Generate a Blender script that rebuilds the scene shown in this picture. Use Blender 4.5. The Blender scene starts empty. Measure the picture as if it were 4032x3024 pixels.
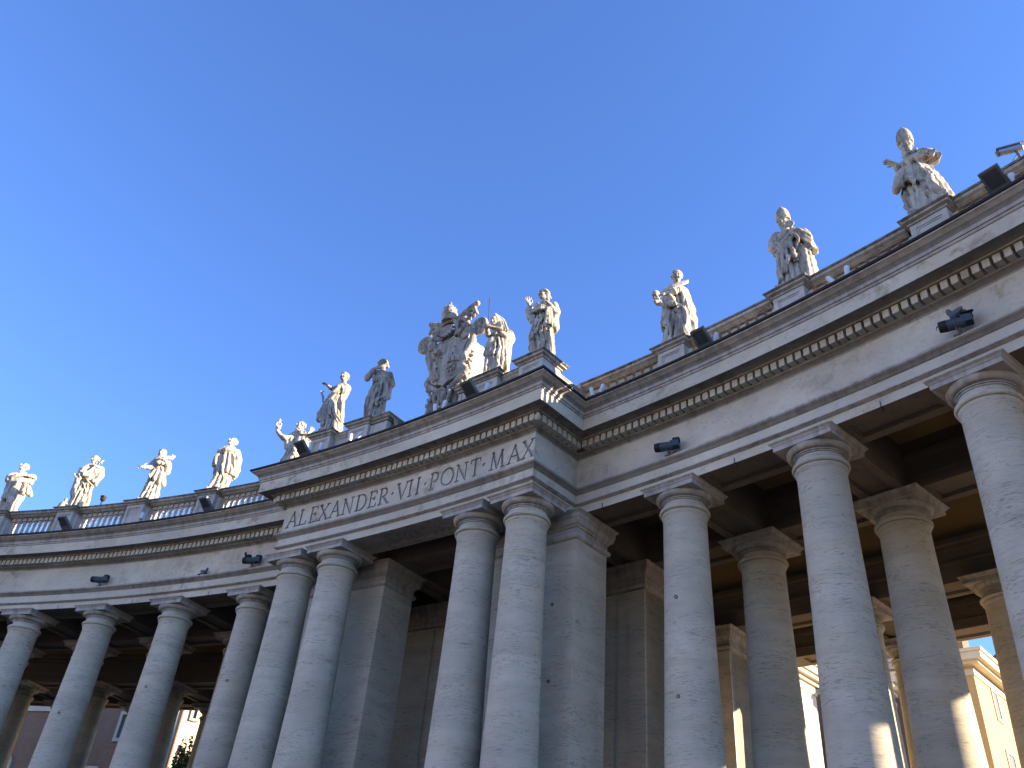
import bpy, math, random
import numpy as np
from mathutils import Matrix, Vector
random.seed(7); rng = np.random.RandomState(7)
PI = math.pi; rad = math.radians
S = bpy.context.scene; COL = S.collection

# ---------------------------------------------------------------- camera
CAMP = (17.099, 41.421, 1.65)
def set_camera():
    yaw, pitch, roll = -0.67905, 0.60979, 0.09496
    sy, cy = math.sin(yaw), math.cos(yaw); sp, cp = math.sin(pitch), math.cos(pitch)
    fw = Vector((sy*cp, cy*cp, sp)); rt = Vector((cy, -sy, 0)); up = rt.cross(fw)
    c, s = math.cos(roll), math.sin(roll)
    r2 = c*rt + s*up; u2 = -s*rt + c*up
    cd = bpy.data.cameras.new('camera'); cd.sensor_width = 36.0; cd.lens = 3366.3/4032*36.0
    cd.clip_start = 0.1; cd.clip_end = 3000
    co = bpy.data.objects.new('camera', cd); COL.objects.link(co)
    M = Matrix((( r2.x, u2.x, -fw.x, CAMP[0]), (r2.y, u2.y, -fw.y, CAMP[1]), (r2.z, u2.z, -fw.z, CAMP[2]), (0, 0, 0, 1)))
    co.matrix_world = M; S.camera = co
set_camera()

# ---------------------------------------------------------------- sky, sun, exposure
SKY_TINT = (.52, .56, .72, 1)
SUN_AZ, SUN_EL = 29.0, 18.4          # azimuth from +X towards +Y
def set_light():
    w = bpy.data.worlds.new('World'); S.world = w; w.use_nodes = True
    nt = w.node_tree; bg = nt.nodes['Background']
    sky = nt.nodes.new('ShaderNodeTexSky'); sky.sky_type = 'NISHITA'; sky.sun_disc = False
    sky.sun_elevation = rad(SUN_EL); sky.sun_rotation = rad(90-SUN_AZ)
    sky.air_density = 1.0; sky.dust_density = 0.15; sky.ozone_density = 5.0; sky.altitude = 50
    tint = nt.nodes.new('ShaderNodeMix'); tint.data_type = 'RGBA'; tint.blend_type = 'MULTIPLY'; tint.inputs[0].default_value = 1.0
    tint.inputs[7].default_value = SKY_TINT
    nt.links.new(sky.outputs[0], tint.inputs[6]); nt.links.new(tint.outputs[2], bg.inputs[0]); bg.inputs[1].default_value = 0.15
    ld = bpy.data.lights.new('sun', 'SUN'); ld.energy = 5.0; ld.angle = rad(0.53); ld.color = (1.0, 0.84, 0.62)
    lo = bpy.data.objects.new('sun', ld); COL.objects.link(lo)
    d = Vector((math.cos(rad(SUN_EL))*math.cos(rad(SUN_AZ)), math.cos(rad(SUN_EL))*math.sin(rad(SUN_AZ)), math.sin(rad(SUN_EL))))
    lo.rotation_euler = d.to_track_quat('Z', 'Y').to_euler(); lo.location = (30, 80, 60)
    S.view_settings.view_transform = 'Standard'; S.view_settings.look = 'None'
    S.view_settings.exposure = 1.95; S.view_settings.gamma = 1.0; S.view_settings.use_curve_mapping = False
set_light()
S.render.engine = 'CYCLES'
S.cycles.max_bounces = 8; S.cycles.diffuse_bounces = 1

# ---------------------------------------------------------------- measured plan
R, DPAV, AB, DEL, BET, AL1, AL2 = 60.252, 1.923, 0.733, 0.06301, 0.14072, 0.04781, 0.07834
RP = R - DPAV                       # pavilion column axis radius
R2, R3, R4 = 64.05, 70.05, 73.9     # rows behind
ZA = 12.2                           # abacus underside
TMAX_L, TMAX_R = -0.62, 0.50        # built extent of the wings
def pol(r, th, t=0.0, z=0.0):
    return (r*math.sin(th)+t*math.cos(th), r*math.cos(th)-t*math.sin(th), z)
def wing_th(k):                     # k = +-1, +-2 ... columns counted from the pavilion
    return math.copysign(BET+(abs(k)-1)*DEL, k)

# ---------------------------------------------------------------- materials
def mat(name, col=(.5,.5,.5), rough=.8, metal=0.0):
    m = bpy.data.materials.new(name); m.use_nodes = True
    b = m.node_tree.nodes['Principled BSDF']
    b.inputs['Base Color'].default_value = (*col, 1); b.inputs['Roughness'].default_value = rough
    b.inputs['Metallic'].default_value = metal
    b.inputs['Specular IOR Level'].default_value = 0.3
    return m
class NT:
    def __init__(s, m): s.nt = m.node_tree; s.b = s.nt.nodes['Principled BSDF']
    def n(s, t, **kw):
        x = s.nt.nodes.new(t)
        for k, v in kw.items(): setattr(x, k, v)
        return x
    def l(s, a, b): s.nt.links.new(a, b)
    def pos(s, scale=(1,1,1), obj=False):
        g = s.n('ShaderNodeTexCoord').outputs['Object'] if obj else s.n('ShaderNodeNewGeometry').outputs['Position']
        mp = s.n('ShaderNodeMapping'); mp.inputs['Scale'].default_value = scale
        s.l(g, mp.inputs['Vector']); return mp.outputs[0]
    def noise(s, vec, scale, detail=4, rough=.6, dist=0.0):
        x = s.n('ShaderNodeTexNoise'); x.inputs['Scale'].default_value = scale; x.inputs['Detail'].default_value = detail
        x.inputs['Roughness'].default_value = rough; x.inputs['Distortion'].default_value = dist
        s.l(vec, x.inputs['Vector']); return x.outputs['Fac']
    def ramp(s, fac, stops):
        x = s.n('ShaderNodeValToRGB'); e = x.color_ramp.elements
        while len(e) > 1: e.remove(e[0])
        e[0].position = stops[0][0]; e[0].color = (*stops[0][1], 1) if len(stops[0][1]) == 3 else stops[0][1]
        for p, c in stops[1:]:
            q = e.new(p); q.color = (*c, 1)
        s.l(fac, x.inputs[0]); return x.outputs[0]
    def step(s, fac, a, b, lo=0.0, hi=1.0):
        x = s.n('ShaderNodeMapRange'); x.inputs[1].default_value = a; x.inputs[2].default_value = b
        x.inputs[3].default_value = lo; x.inputs[4].default_value = hi; s.l(fac, x.inputs[0]); return x.outputs[0]
    def mul(s, a, b):
        x = s.n('ShaderNodeMath', operation='MULTIPLY')
        for i, v in enumerate((a, b)):
            if isinstance(v, (int, float)): x.inputs[i].default_value = v
            else: s.l(v, x.inputs[i])
        return x.outputs[0]
    def mix(s, fac, a, b, blend='MIX'):
        x = s.n('ShaderNodeMix', data_type='RGBA', blend_type=blend)
        if isinstance(fac, (int, float)): x.inputs[0].default_value = fac
        else: s.l(fac, x.inputs[0])
        for i, v in ((6, a), (7, b)):
            if isinstance(v, tuple): x.inputs[i].default_value = (*v, 1)
            else: s.l(v, x.inputs[i])
        return x.outputs[2]
    def bump(s, h, strength=.3, dist=.02):
        x = s.n('ShaderNodeBump'); x.inputs['Strength'].default_value = strength; x.inputs['Distance'].default_value = dist
        s.l(h, x.inputs['Height']); s.l(x.outputs[0], s.b.inputs['Normal'])
    def out(s, c): s.l(c, s.b.inputs['Base Color'])

def travertine(name, base, dark, pits=1.0, horiz=True, mottled=0.0, grime=0.0, grimecol=(.10,.085,.07)):
    """Roman travertine: layered tone, clustered holes drawn out along the bed, blotchy weathering."""
    m = mat(name, base, .88); q = NT(m)
    big = q.noise(q.pos(), .45, 5, .6)
    c = q.mix(q.step(big, .35, .68), tuple(x*.80 for x in base), tuple(min(1, x*1.10) for x in base))
    layer = q.noise(q.pos((.35,.35,3.2 if horiz else .9)), 1.0, 3, .6)
    c = q.mix(q.step(layer, .42, .66, 0, .55), c, tuple(x*.70 for x in base))
    warm = q.noise(q.pos((.6,.6,.9)), 1.3, 4, .6)
    c = q.mix(q.step(warm, .5, .75, 0, .45), c, (base[0]*.98, base[1]*.86, base[2]*.70))
    st = q.noise(q.pos((3.0,3.0,34.0) if horiz else (5,5,9)), 1.0, 6, .72)
    cl = q.noise(q.pos((.7,.7,1.7)), 1.4, 4, .6)
    pit = q.mul(q.step(st, .535, .625), q.step(cl, .40, .60))
    c = q.mix(q.mul(pit, .62*pits), c, dark)
    fine = q.noise(q.pos((7,7,36) if horiz else (14,14,18)), 1.0, 4, .75)
    pit2 = q.mul(q.step(fine, .555, .66), q.step(cl, .34, .58))
    c = q.mix(q.mul(pit2, .72*pits), c, dark)
    if mottled:
        bl = q.noise(q.pos(), 2.1, 6, .68, .4); ar = q.noise(q.pos(), .33, 3, .5)
        c = q.mix(q.mul(q.mul(q.step(bl, .50, .64), q.step(ar, .46, .64)), mottled), c, (base[0]*.50, base[1]*.43, base[2]*.36))
        sp = q.noise(q.pos(), 11.0, 4, .7)
        c = q.mix(q.mul(q.mul(q.step(sp, .62, .70), q.step(bl, .40, .60)), mottled*.9), c, (base[0]*.34, base[1]*.29, base[2]*.25))
    if grime:
        g1 = q.noise(q.pos((3.0,3.0,.55)), 1.6, 6, .7); g2 = q.noise(q.pos(), .8, 4, .6)
        c = q.mix(q.mul(q.mul(q.step(g1, .43, .60), q.step(g2, .36, .58, .25, 1)), grime), c, grimecol)
    q.out(c); q.bump(st, .35, .015)
    return m
TB = (.56,.50,.435)
M = {}
M['column'] = travertine('travertine_column', (.66,.565,.425), (.15,.125,.10), 1.0)
M['wall'] = travertine('travertine_facing', (.73,.62,.465), (.27,.22,.18), .45, False, .85)
M['mould'] = travertine('travertine_moulding', (.58,.50,.42), (.20,.17,.14), .5, True, .25, .55, (.17,.14,.11))
M['darker'] = travertine('travertine_darker', (.31,.27,.22), (.14,.115,.09), .5, True, .3, .7, (.13,.10,.075))  # darker stone for moulding bands, dentil backing and letter cuts
M['blackened'] = travertine('travertine_blackened', (.30,.27,.23), (.06,.05,.045), .7, False, .4, .95, (.055,.048,.042))
M['cope'] = travertine('travertine_coping', (.54,.46,.36), (.10,.085,.07), .6, False, .5, .6, (.10,.085,.07))
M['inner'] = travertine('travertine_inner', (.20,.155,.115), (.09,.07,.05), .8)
M['pedestal'] = travertine('travertine_pedestal', (.62,.545,.46), (.26,.22,.18), .4, True, .4, .25, (.22,.19,.15))
M['statue'] = travertine('travertine_statue', (.60,.53,.43), (.16,.135,.11), .5, False, .7, .85, (.13,.11,.085))
M['statue_dark'] = travertine('travertine_statue_weathered', (.50,.445,.375), (.10,.085,.07), .6, False, .6, .85, (.11,.095,.08))
M['roof_stone'] = travertine('roof_paving', (.62,.50,.35), (.25,.18,.12), .3, False)
M['flash'] = mat('lead_flashing', (.028,.026,.026), .75)
M['iron'] = mat('dark_iron', (.02,.018,.017), .6)
M['lampgrey'] = mat('painted_lamp_metal', (.15,.16,.155), .45)
M['lampglass'] = mat('lamp_glass', (.07,.075,.08), .25)
M['blue_grey'] = mat('blue_grey_paint', (.055,.075,.09), .5)
M['white'] = mat('white_plastic', (.72,.74,.76), .45)
M['steel'] = mat('camera_alloy', (.36,.37,.42), .35, .6)
def plaster():
    m = mat('ochre_plaster', (.5,.33,.15), .9); q = NT(m)
    n = q.noise(q.pos(), .7, 5, .6)
    q.out(q.mix(q.step(n, .35, .7), (.28,.175,.075), (.37,.24,.10))); return m
M['plaster'] = plaster()
def ground_mat():
    m = mat('piazza_setts', (.3,.27,.24), .9); q = NT(m)
    v = q.n('ShaderNodeTexVoronoi'); v.inputs['Scale'].default_value = 8.0; q.l(q.pos(), v.inputs['Vector'])
    n = q.noise(q.pos(), .15, 4)
    c = q.mix(q.step(n, .35, .65), (.055,.05,.045), (.085,.078,.07))
    q.out(q.mix(q.step(v.outputs['Distance'], .35, .6, 0, .6), c, (.03,.027,.025))); return m
M['ground'] = ground_mat()
M['street'] = travertine('street_paving', (.42,.35,.26), (.15,.12,.09), .3, False)
def brick_mat(name, c1, c2, mortar):
    m = mat(name, c1, .9); q = NT(m)
    b = q.n('ShaderNodeTexBrick'); b.inputs['Scale'].default_value = 1.0
    b.inputs['Brick Width'].default_value = .28; b.inputs['Row Height'].default_value = .075; b.inputs['Mortar Size'].default_value = .008
    b.inputs['Color1'].default_value = (*c1, 1); b.inputs['Color2'].default_value = (*c2, 1); b.inputs['Mortar'].default_value = (*mortar, 1)
    g = q.n('ShaderNodeNewGeometry'); sx = q.n('ShaderNodeSeparateXYZ'); q.l(g.outputs['Position'], sx.inputs[0])
    ad = q.n('ShaderNodeMath', operation='ADD'); q.l(sx.outputs[0], ad.inputs[0]); q.l(sx.outputs[1], ad.inputs[1])
    cx = q.n('ShaderNodeCombineXYZ'); q.l(ad.outputs[0], cx.inputs[0]); q.l(sx.outputs[2], cx.inputs[1])
    q.l(cx.outputs[0], b.inputs['Vector'])
    n = q.noise(q.pos(), .6, 5)
    q.out(q.mix(q.step(n, .35, .7, 0, .5), b.outputs['Color'], tuple(x*.65 for x in c1))); return m
M['brick'] = brick_mat('old_brick', (.26,.145,.085), (.31,.18,.105), (.28,.21,.15))
def stucco(name, c):
    m = mat(name, c, .9); q = NT(m)
    n = q.noise(q.pos((1,1,.6)), 1.1, 6, .65)
    q.out(q.mix(q.step(n, .35, .7), tuple(x*.82 for x in c), c)); return m
M['ochre'] = stucco('ochre_stucco', (.62,.40,.17))
M['cream'] = stucco('cream_trim', (.68,.58,.40))
M['pale'] = stucco('pale_stucco', (.74,.62,.42))
M['tile'] = mat('terracotta_tile', (.30,.13,.08), .85)
M['glass'] = mat('dark_window_glass', (.02,.022,.025), .08)
M['shutter'] = mat('grey_shutter', (.10,.10,.09), .7)
M['leaf'] = mat('leaf', (.05,.085,.02), .6)
M['bark'] = mat('bark', (.10,.07,.05), .9)
M['pigeon'] = mat('pigeon_grey', (.10,.115,.14), .7)
M['pigeon_dark'] = mat('pigeon_dark', (.03,.03,.035), .7)

# ---------------------------------------------------------------- objects
def empty(name, loc):
    o = bpy.data.objects.new(name, None); COL.objects.link(o); o.location = loc; o.empty_display_size = .2
    return o
def tag(o, label=None, cat=None, group=None, kind=None):
    for k, v in (('label', label), ('category', cat), ('group', group), ('kind', kind)):
        if v: o[k] = v
    return o
class MB:
    """collects shapes and links them as ONE mesh object"""
    def __init__(s): s.v = []; s.f = []; s.mi = []
    def add(s, V, F, mi=0):
        o = len(s.v); s.v.extend([tuple(map(float, p)) for p in V]); s.f.extend([tuple(i+o for i in f) for f in F]); s.mi.extend([mi]*len(F)); return s
    def arcbox(s, r0, r1, t0, t1, z0, z1, n=1, mi=0):
        V = []
        for i in range(n+1):
            t = t0+(t1-t0)*i/n
            V += [pol(r0, t, 0, z0), pol(r1, t, 0, z0), pol(r1, t, 0, z1), pol(r0, t, 0, z1)]
        F = [(0,1,2,3)]
        for i in range(n):
            a = 4*i; b = a+4
            for j in range(4): k = (j+1) % 4; F.append((a+j, b+j, b+k, a+k))
        F.append((4*n+3, 4*n+2, 4*n+1, 4*n)); return s.add(V, F, mi)
    def box(s, r, th, hr, ht, z0, z1, mi=0, r1=None, ht1=None):
        """box in the local frame of angle th: r centre, half depth hr, half width ht"""
        a, b = (hr, ht); c, d = (r1 if r1 is not None else hr), (ht1 if ht1 is not None else ht)
        V = [pol(r+x*a, th, y*b, z0) for x, y in ((-1,-1),(-1,1),(1,1),(1,-1))]+[pol(r+x*c, th, y*d, z1) for x, y in ((-1,-1),(-1,1),(1,1),(1,-1))]
        return s.add(V, [(3,2,1,0),(4,5,6,7),(0,1,5,4),(1,2,6,5),(2,3,7,6),(3,0,4,7)], mi)
    def lathe(s, prof, n=32, c=(0,0), mi=0, cap=True):
        V = []; F = []
        for z, r in prof:
            for i in range(n):
                a = 2*PI*i/n; V.append((c[0]+r*math.cos(a), c[1]+r*math.sin(a), z))
        for j in range(len(prof)-1):
            for i in range(n):
                k = (i+1) % n; F.append((j*n+i, j*n+k, (j+1)*n+k, (j+1)*n+i))
        if cap: F.append(tuple(range(n))[::-1]); F.append(tuple(range((len(prof)-1)*n, len(prof)*n)))
        return s.add(V, F, mi)
    def tube(s, pts, r, n=8, mi=0):
        pts = [Vector(p) for p in pts]; V = []; F = []
        rr = r if isinstance(r, (list, tuple)) else [r]*len(pts)
        for i, p in enumerate(pts):
            d = (pts[min(i+1, len(pts)-1)]-pts[max(i-1, 0)]).normalized()
            a = d.cross(Vector((0,0,1)) if abs(d.z) < .9 else Vector((1,0,0))).normalized(); b = d.cross(a)
            for k in range(n):
                q = p+(a*math.cos(2*PI*k/n)+b*math.sin(2*PI*k/n))*rr[i]; V.append(tuple(q))
        for i in range(len(pts)-1):
            for k in range(n):
                j = (k+1) % n; F.append((i*n+k, i*n+j, (i+1)*n+j, (i+1)*n+k))
        F.append(tuple(range(n))[::-1]); F.append(tuple(range((len(pts)-1)*n, len(pts)*n))); return s.add(V, F, mi)
    def obox(s, c, ax, ay, az, mi=0):
        """oriented box: centre and three half-axis vectors"""
        c, ax, ay, az = map(Vector, (c, ax, ay, az))
        V = [tuple(c+ax*i+ay*j+az*k) for i, j, k in ((-1,-1,-1),(1,-1,-1),(1,1,-1),(-1,1,-1),(-1,-1,1),(1,-1,1),(1,1,1),(-1,1,1))]
        return s.add(V, [(3,2,1,0),(4,5,6,7),(0,1,5,4),(1,2,6,5),(2,3,7,6),(3,0,4,7)], mi)
    def sphere(s, c, r, n=12, mi=0, sc=(1,1,1)):
        V = [(c[0], c[1], c[2]-r*sc[2])]; F = []
        m = n//2
        for j in range(1, m):
            p = -PI/2+PI*j/m
            for i in range(n):
                a = 2*PI*i/n; V.append((c[0]+r*sc[0]*math.cos(p)*math.cos(a), c[1]+r*sc[1]*math.cos(p)*math.sin(a), c[2]+r*sc[2]*math.sin(p)))
        V.append((c[0], c[1], c[2]+r*sc[2])); L = len(V)-1
        for i in range(n):
            k = (i+1) % n; F.append((0, 1+k, 1+i)); F.append((L, 1+(m-2)*n+i, 1+(m-2)*n+k))
            for j in range(m-2): F.append((1+j*n+i, 1+j*n+k, 1+(j+1)*n+k, 1+(j+1)*n+i))
        return s.add(V, F, mi)
    def build(s, name, mats, parent=None, origin=None, smooth=False):
        """vertices are world coordinates; they are stored relative to the origin (parent's place for a part)"""
        base = Vector(origin) if origin is not None else (ORIG.get(parent.name, Vector((0,0,0))) if parent else Vector((0,0,0)))
        me = bpy.data.meshes.new(name)
        V = np.array(s.v, float)-np.array(base)
        me.from_pydata(V.tolist(), [], s.f)
        for m_ in (mats if isinstance(mats, (list, tuple)) else [mats]): me.materials.append(m_)
        if any(s.mi): me.polygons.foreach_set('material_index', s.mi)
        if smooth: me.polygons.foreach_set('use_smooth', [True]*len(me.polygons))
        me.update()
        o = bpy.data.objects.new(name, me); COL.objects.link(o)
        if parent: o.parent = parent; o.location = base-ORIG[parent.name] if parent.name in ORIG else base
        else: o.location = base
        ORIG[o.name] = base
        if smooth: autosmooth(me)
        return o
ORIG = {}
def autosmooth(me, ang=40):
    me.set_sharp_from_angle(angle=rad(ang))
def root(name, loc):
    e = empty(name, loc); ORIG[e.name] = Vector(loc); return e
def clone(o, parent, loc, rotz=0.0):
    """copy an object and its children; the mesh is shared"""
    c = o.copy(); COL.objects.link(c); c.parent = parent
    c.location = loc; c.rotation_euler = (0, 0, rotz)
    for ch in o.children:
        d = ch.copy(); COL.objects.link(d); d.parent = c
        d.location = ch.location; d.rotation_euler = ch.rotation_euler
    return c
# ================================================================ the colonnade (one building, all its parts are children)
ORI = (0, 60, 0)
CO = root('colonnade', ORI)
tag(CO, 'curved travertine colonnade with Doric columns, a projecting inscribed centre and a balustrade on top', 'colonnade')

def sqprof(mb, r, th, prof, mi=0, t=0.0):
    """stack of rectangles (z, half depth, half width) joined into one solid, in the frame of angle th"""
    V = []; F = []
    for z, hr, ht in prof:
        V += [pol(r-hr, th, t-ht, z), pol(r-hr, th, t+ht, z), pol(r+hr, th, t+ht, z), pol(r+hr, th, t-ht, z)]
    for j in range(len(prof)-1):
        for i in range(4):
            k = (i+1) % 4; F.append((4*j+i, 4*j+k, 4*j+4+k, 4*j+4+i))
    F.append((3, 2, 1, 0)); L = 4*(len(prof)-1); F.append((L, L+1, L+2, L+3))
    return mb.add(V, F, mi)

# ---- columns
def shaft_profile():
    pr = [(0, .98), (.02, .98)]
    for i in range(9):
        a = -PI/2+PI*i/8; pr.append((.52+.16*math.sin(a), .90+.13*math.cos(a)))
    pr += [(.70, .86), (.76, .86)]
    for i in range(15):
        z = .80+(11.60-.80)*i/14; u = (11.6-z)/10.8; pr.append((z, .549+(.812-.549)*u**1.4))
    pr += [(11.62, .56), (11.66, .585), (11.70, .590), (11.705, .575), (11.725, .575)]
    for i in range(9):
        a = -PI/2+PI*i/8; pr.append((11.785+.060*math.sin(a), .582+.058*math.cos(a)))
    pr += [(11.85, .56), (11.862, .538), (11.99, .536)]
    return pr
def capital_profile():
    pr = [(11.985, .53), (11.99, .562), (12.018, .566), (12.02, .552), (12.028, .552), (12.03, .588), (12.056, .592), (12.058, .578), (12.066, .578), (12.068, .612)]
    for i in range(11):
        a = (PI/2)*i/10; pr.append((12.070+.132*(1-math.cos(a))*.98, .612+.112*math.sin(a)))
    return pr
def make_column():
    mb = MB(); mb.lathe(shaft_profile(), 48)
    sqprof(mb, 0, 0, [(-.0, .99, .99), (.34, .99, .99)])
    sh = mb.build('column', M['column'], None, (0, 0, 0), smooth=True)
    sh.parent = CO
    cb = MB(); cb.lathe(capital_profile(), 48)
    cap = cb.build('capital', M['mould'], sh, (0, 0, 0), smooth=True)
    ab = MB(); a = AB
    sqprof(ab, 0, 0, [(12.2, a, a), (12.312, a, a), (12.316, a+.012, a+.012), (12.33, a+.02, a+.02), (12.36, a+.035, a+.035), (12.385, a+.065, a+.065), (12.395, a+.08, a+.08), (12.418, a+.08, a+.08)])
    abo = ab.build('abacus', M['mould'], sh, (0, 0, 0))
    return sh
COLS = {}
proto = make_column()
spots = [('P', i, RP, s*a) for i, (s, a) in enumerate(((-1, AL2), (-1, AL1), (1, AL1), (1, AL2)))]
for row, rr in enumerate((R, R2, R3, R4)):
    for k in [-7,-6,-5,-4,-3,-2,-1,1,2,3,4,5]:
        if row == 0 and k == 5: continue
        spots.append((row, k, rr, wing_th(k)))
for i, (row, k, rr, th) in enumerate(spots):
    c = proto if i == 0 else clone(proto, CO, (0, 0, 0))
    x, y, _ = pol(rr, th); c.location = (x-ORI[0], y-ORI[1], 0); c.rotation_euler = (0, 0, -th)
    COLS[(row, k)] = c; ORIG[c.name] = Vector((x, y, 0))
    if row in (1, 2, 3):
        c.scale = (1.06+.02*row, 1.06+.02*row, 1)

# ---- piers under the projecting centre
def pier(r, s):
    th = s*3.70/r; mb = MB()
    sqprof(mb, r, th, [(0, .84, 1.87), (.5, .84, 1.87), (.55, .72, 1.75), (12.0, .72, 1.75)])
    if r > R+1:                                              # a shallow sunk strip down the face of the inner piers
        mb = MB(); sqprof(mb, r, th, [(0, .84, 1.87), (.5, .84, 1.87), (.55, .66, 1.75), (12.0, .66, 1.75)])
        for a, b in ((-1.75, -1.2), (-.70, .70), (1.2, 1.75)):
            sqprof(mb, r, th, [(.56, .74, (b-a)/2), (11.6, .74, (b-a)/2)], t=(a+b)/2)
    p_ = mb.build('pier', M['column'], CO, pol(r, th))
    cb = MB()
    sqprof(cb, r, th, [(11.64, .74, 1.77), (11.68, .79, 1.82), (11.73, .81, 1.84), (11.79, .79, 1.82), (11.81, .76, 1.79), (11.815, .735, 1.765), (11.97, .735, 1.765),
                       (11.98, .77, 1.80), (12.02, .78, 1.81), (12.06, .84, 1.87), (12.16, .88, 1.91), (12.2, .88, 1.91), (12.21, .90, 1.93), (12.32, .90, 1.93), (12.36, .93, 1.96), (12.395, .98, 2.01), (12.418, .98, 2.01)])
    cb.build('pier_capital', M['mould'], p_)
for rr in (R, R2, R3, R4):
    for s in (-1, 1): pier(rr, s)

# ---- entablature swept along the plan
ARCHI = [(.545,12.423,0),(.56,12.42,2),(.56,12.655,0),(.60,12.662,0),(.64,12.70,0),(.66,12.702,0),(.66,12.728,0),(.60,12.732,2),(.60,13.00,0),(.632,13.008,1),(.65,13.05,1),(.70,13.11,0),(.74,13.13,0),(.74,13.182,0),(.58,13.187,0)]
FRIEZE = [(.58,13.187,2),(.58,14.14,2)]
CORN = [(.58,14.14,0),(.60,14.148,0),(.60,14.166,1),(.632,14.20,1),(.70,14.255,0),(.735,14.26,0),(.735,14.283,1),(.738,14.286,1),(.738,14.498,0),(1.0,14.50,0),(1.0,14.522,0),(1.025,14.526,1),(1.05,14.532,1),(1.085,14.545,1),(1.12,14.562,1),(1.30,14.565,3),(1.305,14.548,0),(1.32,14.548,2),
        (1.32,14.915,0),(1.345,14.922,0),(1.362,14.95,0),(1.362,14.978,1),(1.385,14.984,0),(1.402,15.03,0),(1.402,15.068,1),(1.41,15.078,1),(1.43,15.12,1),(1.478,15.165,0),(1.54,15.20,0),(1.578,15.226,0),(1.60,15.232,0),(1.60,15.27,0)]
FLASH = [(1.585,15.272,0),(1.64,15.275,0),(1.65,15.29,0),(1.65,15.335,0),(1.62,15.345,0),(.90,15.372,0)]
MATS4 = [M['mould'], M['darker'], M['wall'], M['inner']]
def path_wing(p, side):
    s_ = math.sqrt((R-p)**2-p*p); t0 = AL2+math.atan2(p, s_); t1 = TMAX_R if side > 0 else -TMAX_L
    n = 90
    ts = [t0+(t1-t0)*i/n for i in range(n+1)]
    pts = [pol(R-p, side*t)[:2] for t in ts]
    return pts if side > 0 else pts[::-1]
def path_pav(p):
    rr = RP-p; s_ = math.sqrt((R-p)**2-p*p); tc = AL2+p/rr; n = 60
    left = pol(s_, -AL2, -p)[:2]; right = pol(s_, AL2, p)[:2]
    arc = [pol(rr, -tc+2*tc*i/n)[:2] for i in range(n+1)]
    return [left]+arc+[right]
def sweep(prof, path, name, mats, parent, label=None, smooth=True):
    mb = MB(); rows = [path(p) for p, z, m in prof]; n = len(rows[0]); V = []
    for (p, z, m), row in zip(prof, rows): V += [(x, y, z) for x, y in row]
    byM = {}
    mb.v = V
    for j in range(len(prof)-1):
        m = prof[j][2] if len(mats) > 1 else 0
        for i in range(n-1):
            mb.f.append((j*n+i, j*n+i+1, (j+1)*n+i+1, (j+1)*n+i)); mb.mi.append(m)
    o = mb.build(name, mats, parent, smooth=smooth)
    if label: o['label'] = label
    return o
SEG = [('left wing', lambda p: path_wing(p, -1)), ('projecting centre', path_pav), ('right wing', lambda p: path_wing(p, 1))]
CORNICE = {}
for nm, pf in SEG:
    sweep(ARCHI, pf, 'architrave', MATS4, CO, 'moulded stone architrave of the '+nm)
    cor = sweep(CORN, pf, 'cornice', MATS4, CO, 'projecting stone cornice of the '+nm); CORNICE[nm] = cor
    sweep(FLASH, pf, 'lead_flashing', [M['flash']], cor)
def dentils(parent, spans):
    mb = MB()
    for r, t0, t1, kind in spans:
        if kind == 'arc':
            n = max(1, round((t1-t0)*(r-.9)/.2225)); st = (t1-t0)/n
            for i in range(n):
                a = t0+st*(i+.5); h = .34*st
                mb.arcbox(r-.95, r-.735, a-h, a+h, 14.283, 14.487)
                mb.arcbox(r-.765, r-.736, a+h, a+st-h, 14.46, 14.487)
        else:                                                 # along the short return, frame AL2, side = sign of r0
            s = kind; n = 8
            for i in range(n):
                q = RP-.80+(R-.90-(RP-.80))*(i+.62)/n
                V = [pol(q+a, s*AL2, s*b, z) for z in (14.283, 14.487) for a, b in ((-.075,.735),(.075,.735),(.075,.95),(-.075,.95))]
                mb.add(V, [(3,2,1,0),(4,5,6,7),(0,1,5,4),(1,2,6,5),(2,3,7,6),(3,0,4,7)])
    return mb.build('dentil_course', M['wall'], parent)
tj = AL2+math.atan2(.95, R)+.0008; tp = AL2+.84/RP
dentils(CORNICE['left wing'], [(R, TMAX_L, -tj, 'arc')])
dentils(CORNICE['right wing'], [(R, tj, TMAX_R, 'arc')])
dentils(CORNICE['projecting centre'], [(RP, -tp, tp, 'arc'), (0, 0, 0, -1), (0, 0, 0, 1)])
for s in (-1, 1):
    mb = MB(); mb.sphere(pol(RP-.875, s*AL2, s*.875, 14.36), .095, 16, sc=(1, 1, 1.15)); mb.sphere(pol(RP-.875, s*AL2, s*.875, 14.47), .06, 12)
    mb.build('corner_ball', M['wall'], CORNICE['projecting centre'], smooth=True)

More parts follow.
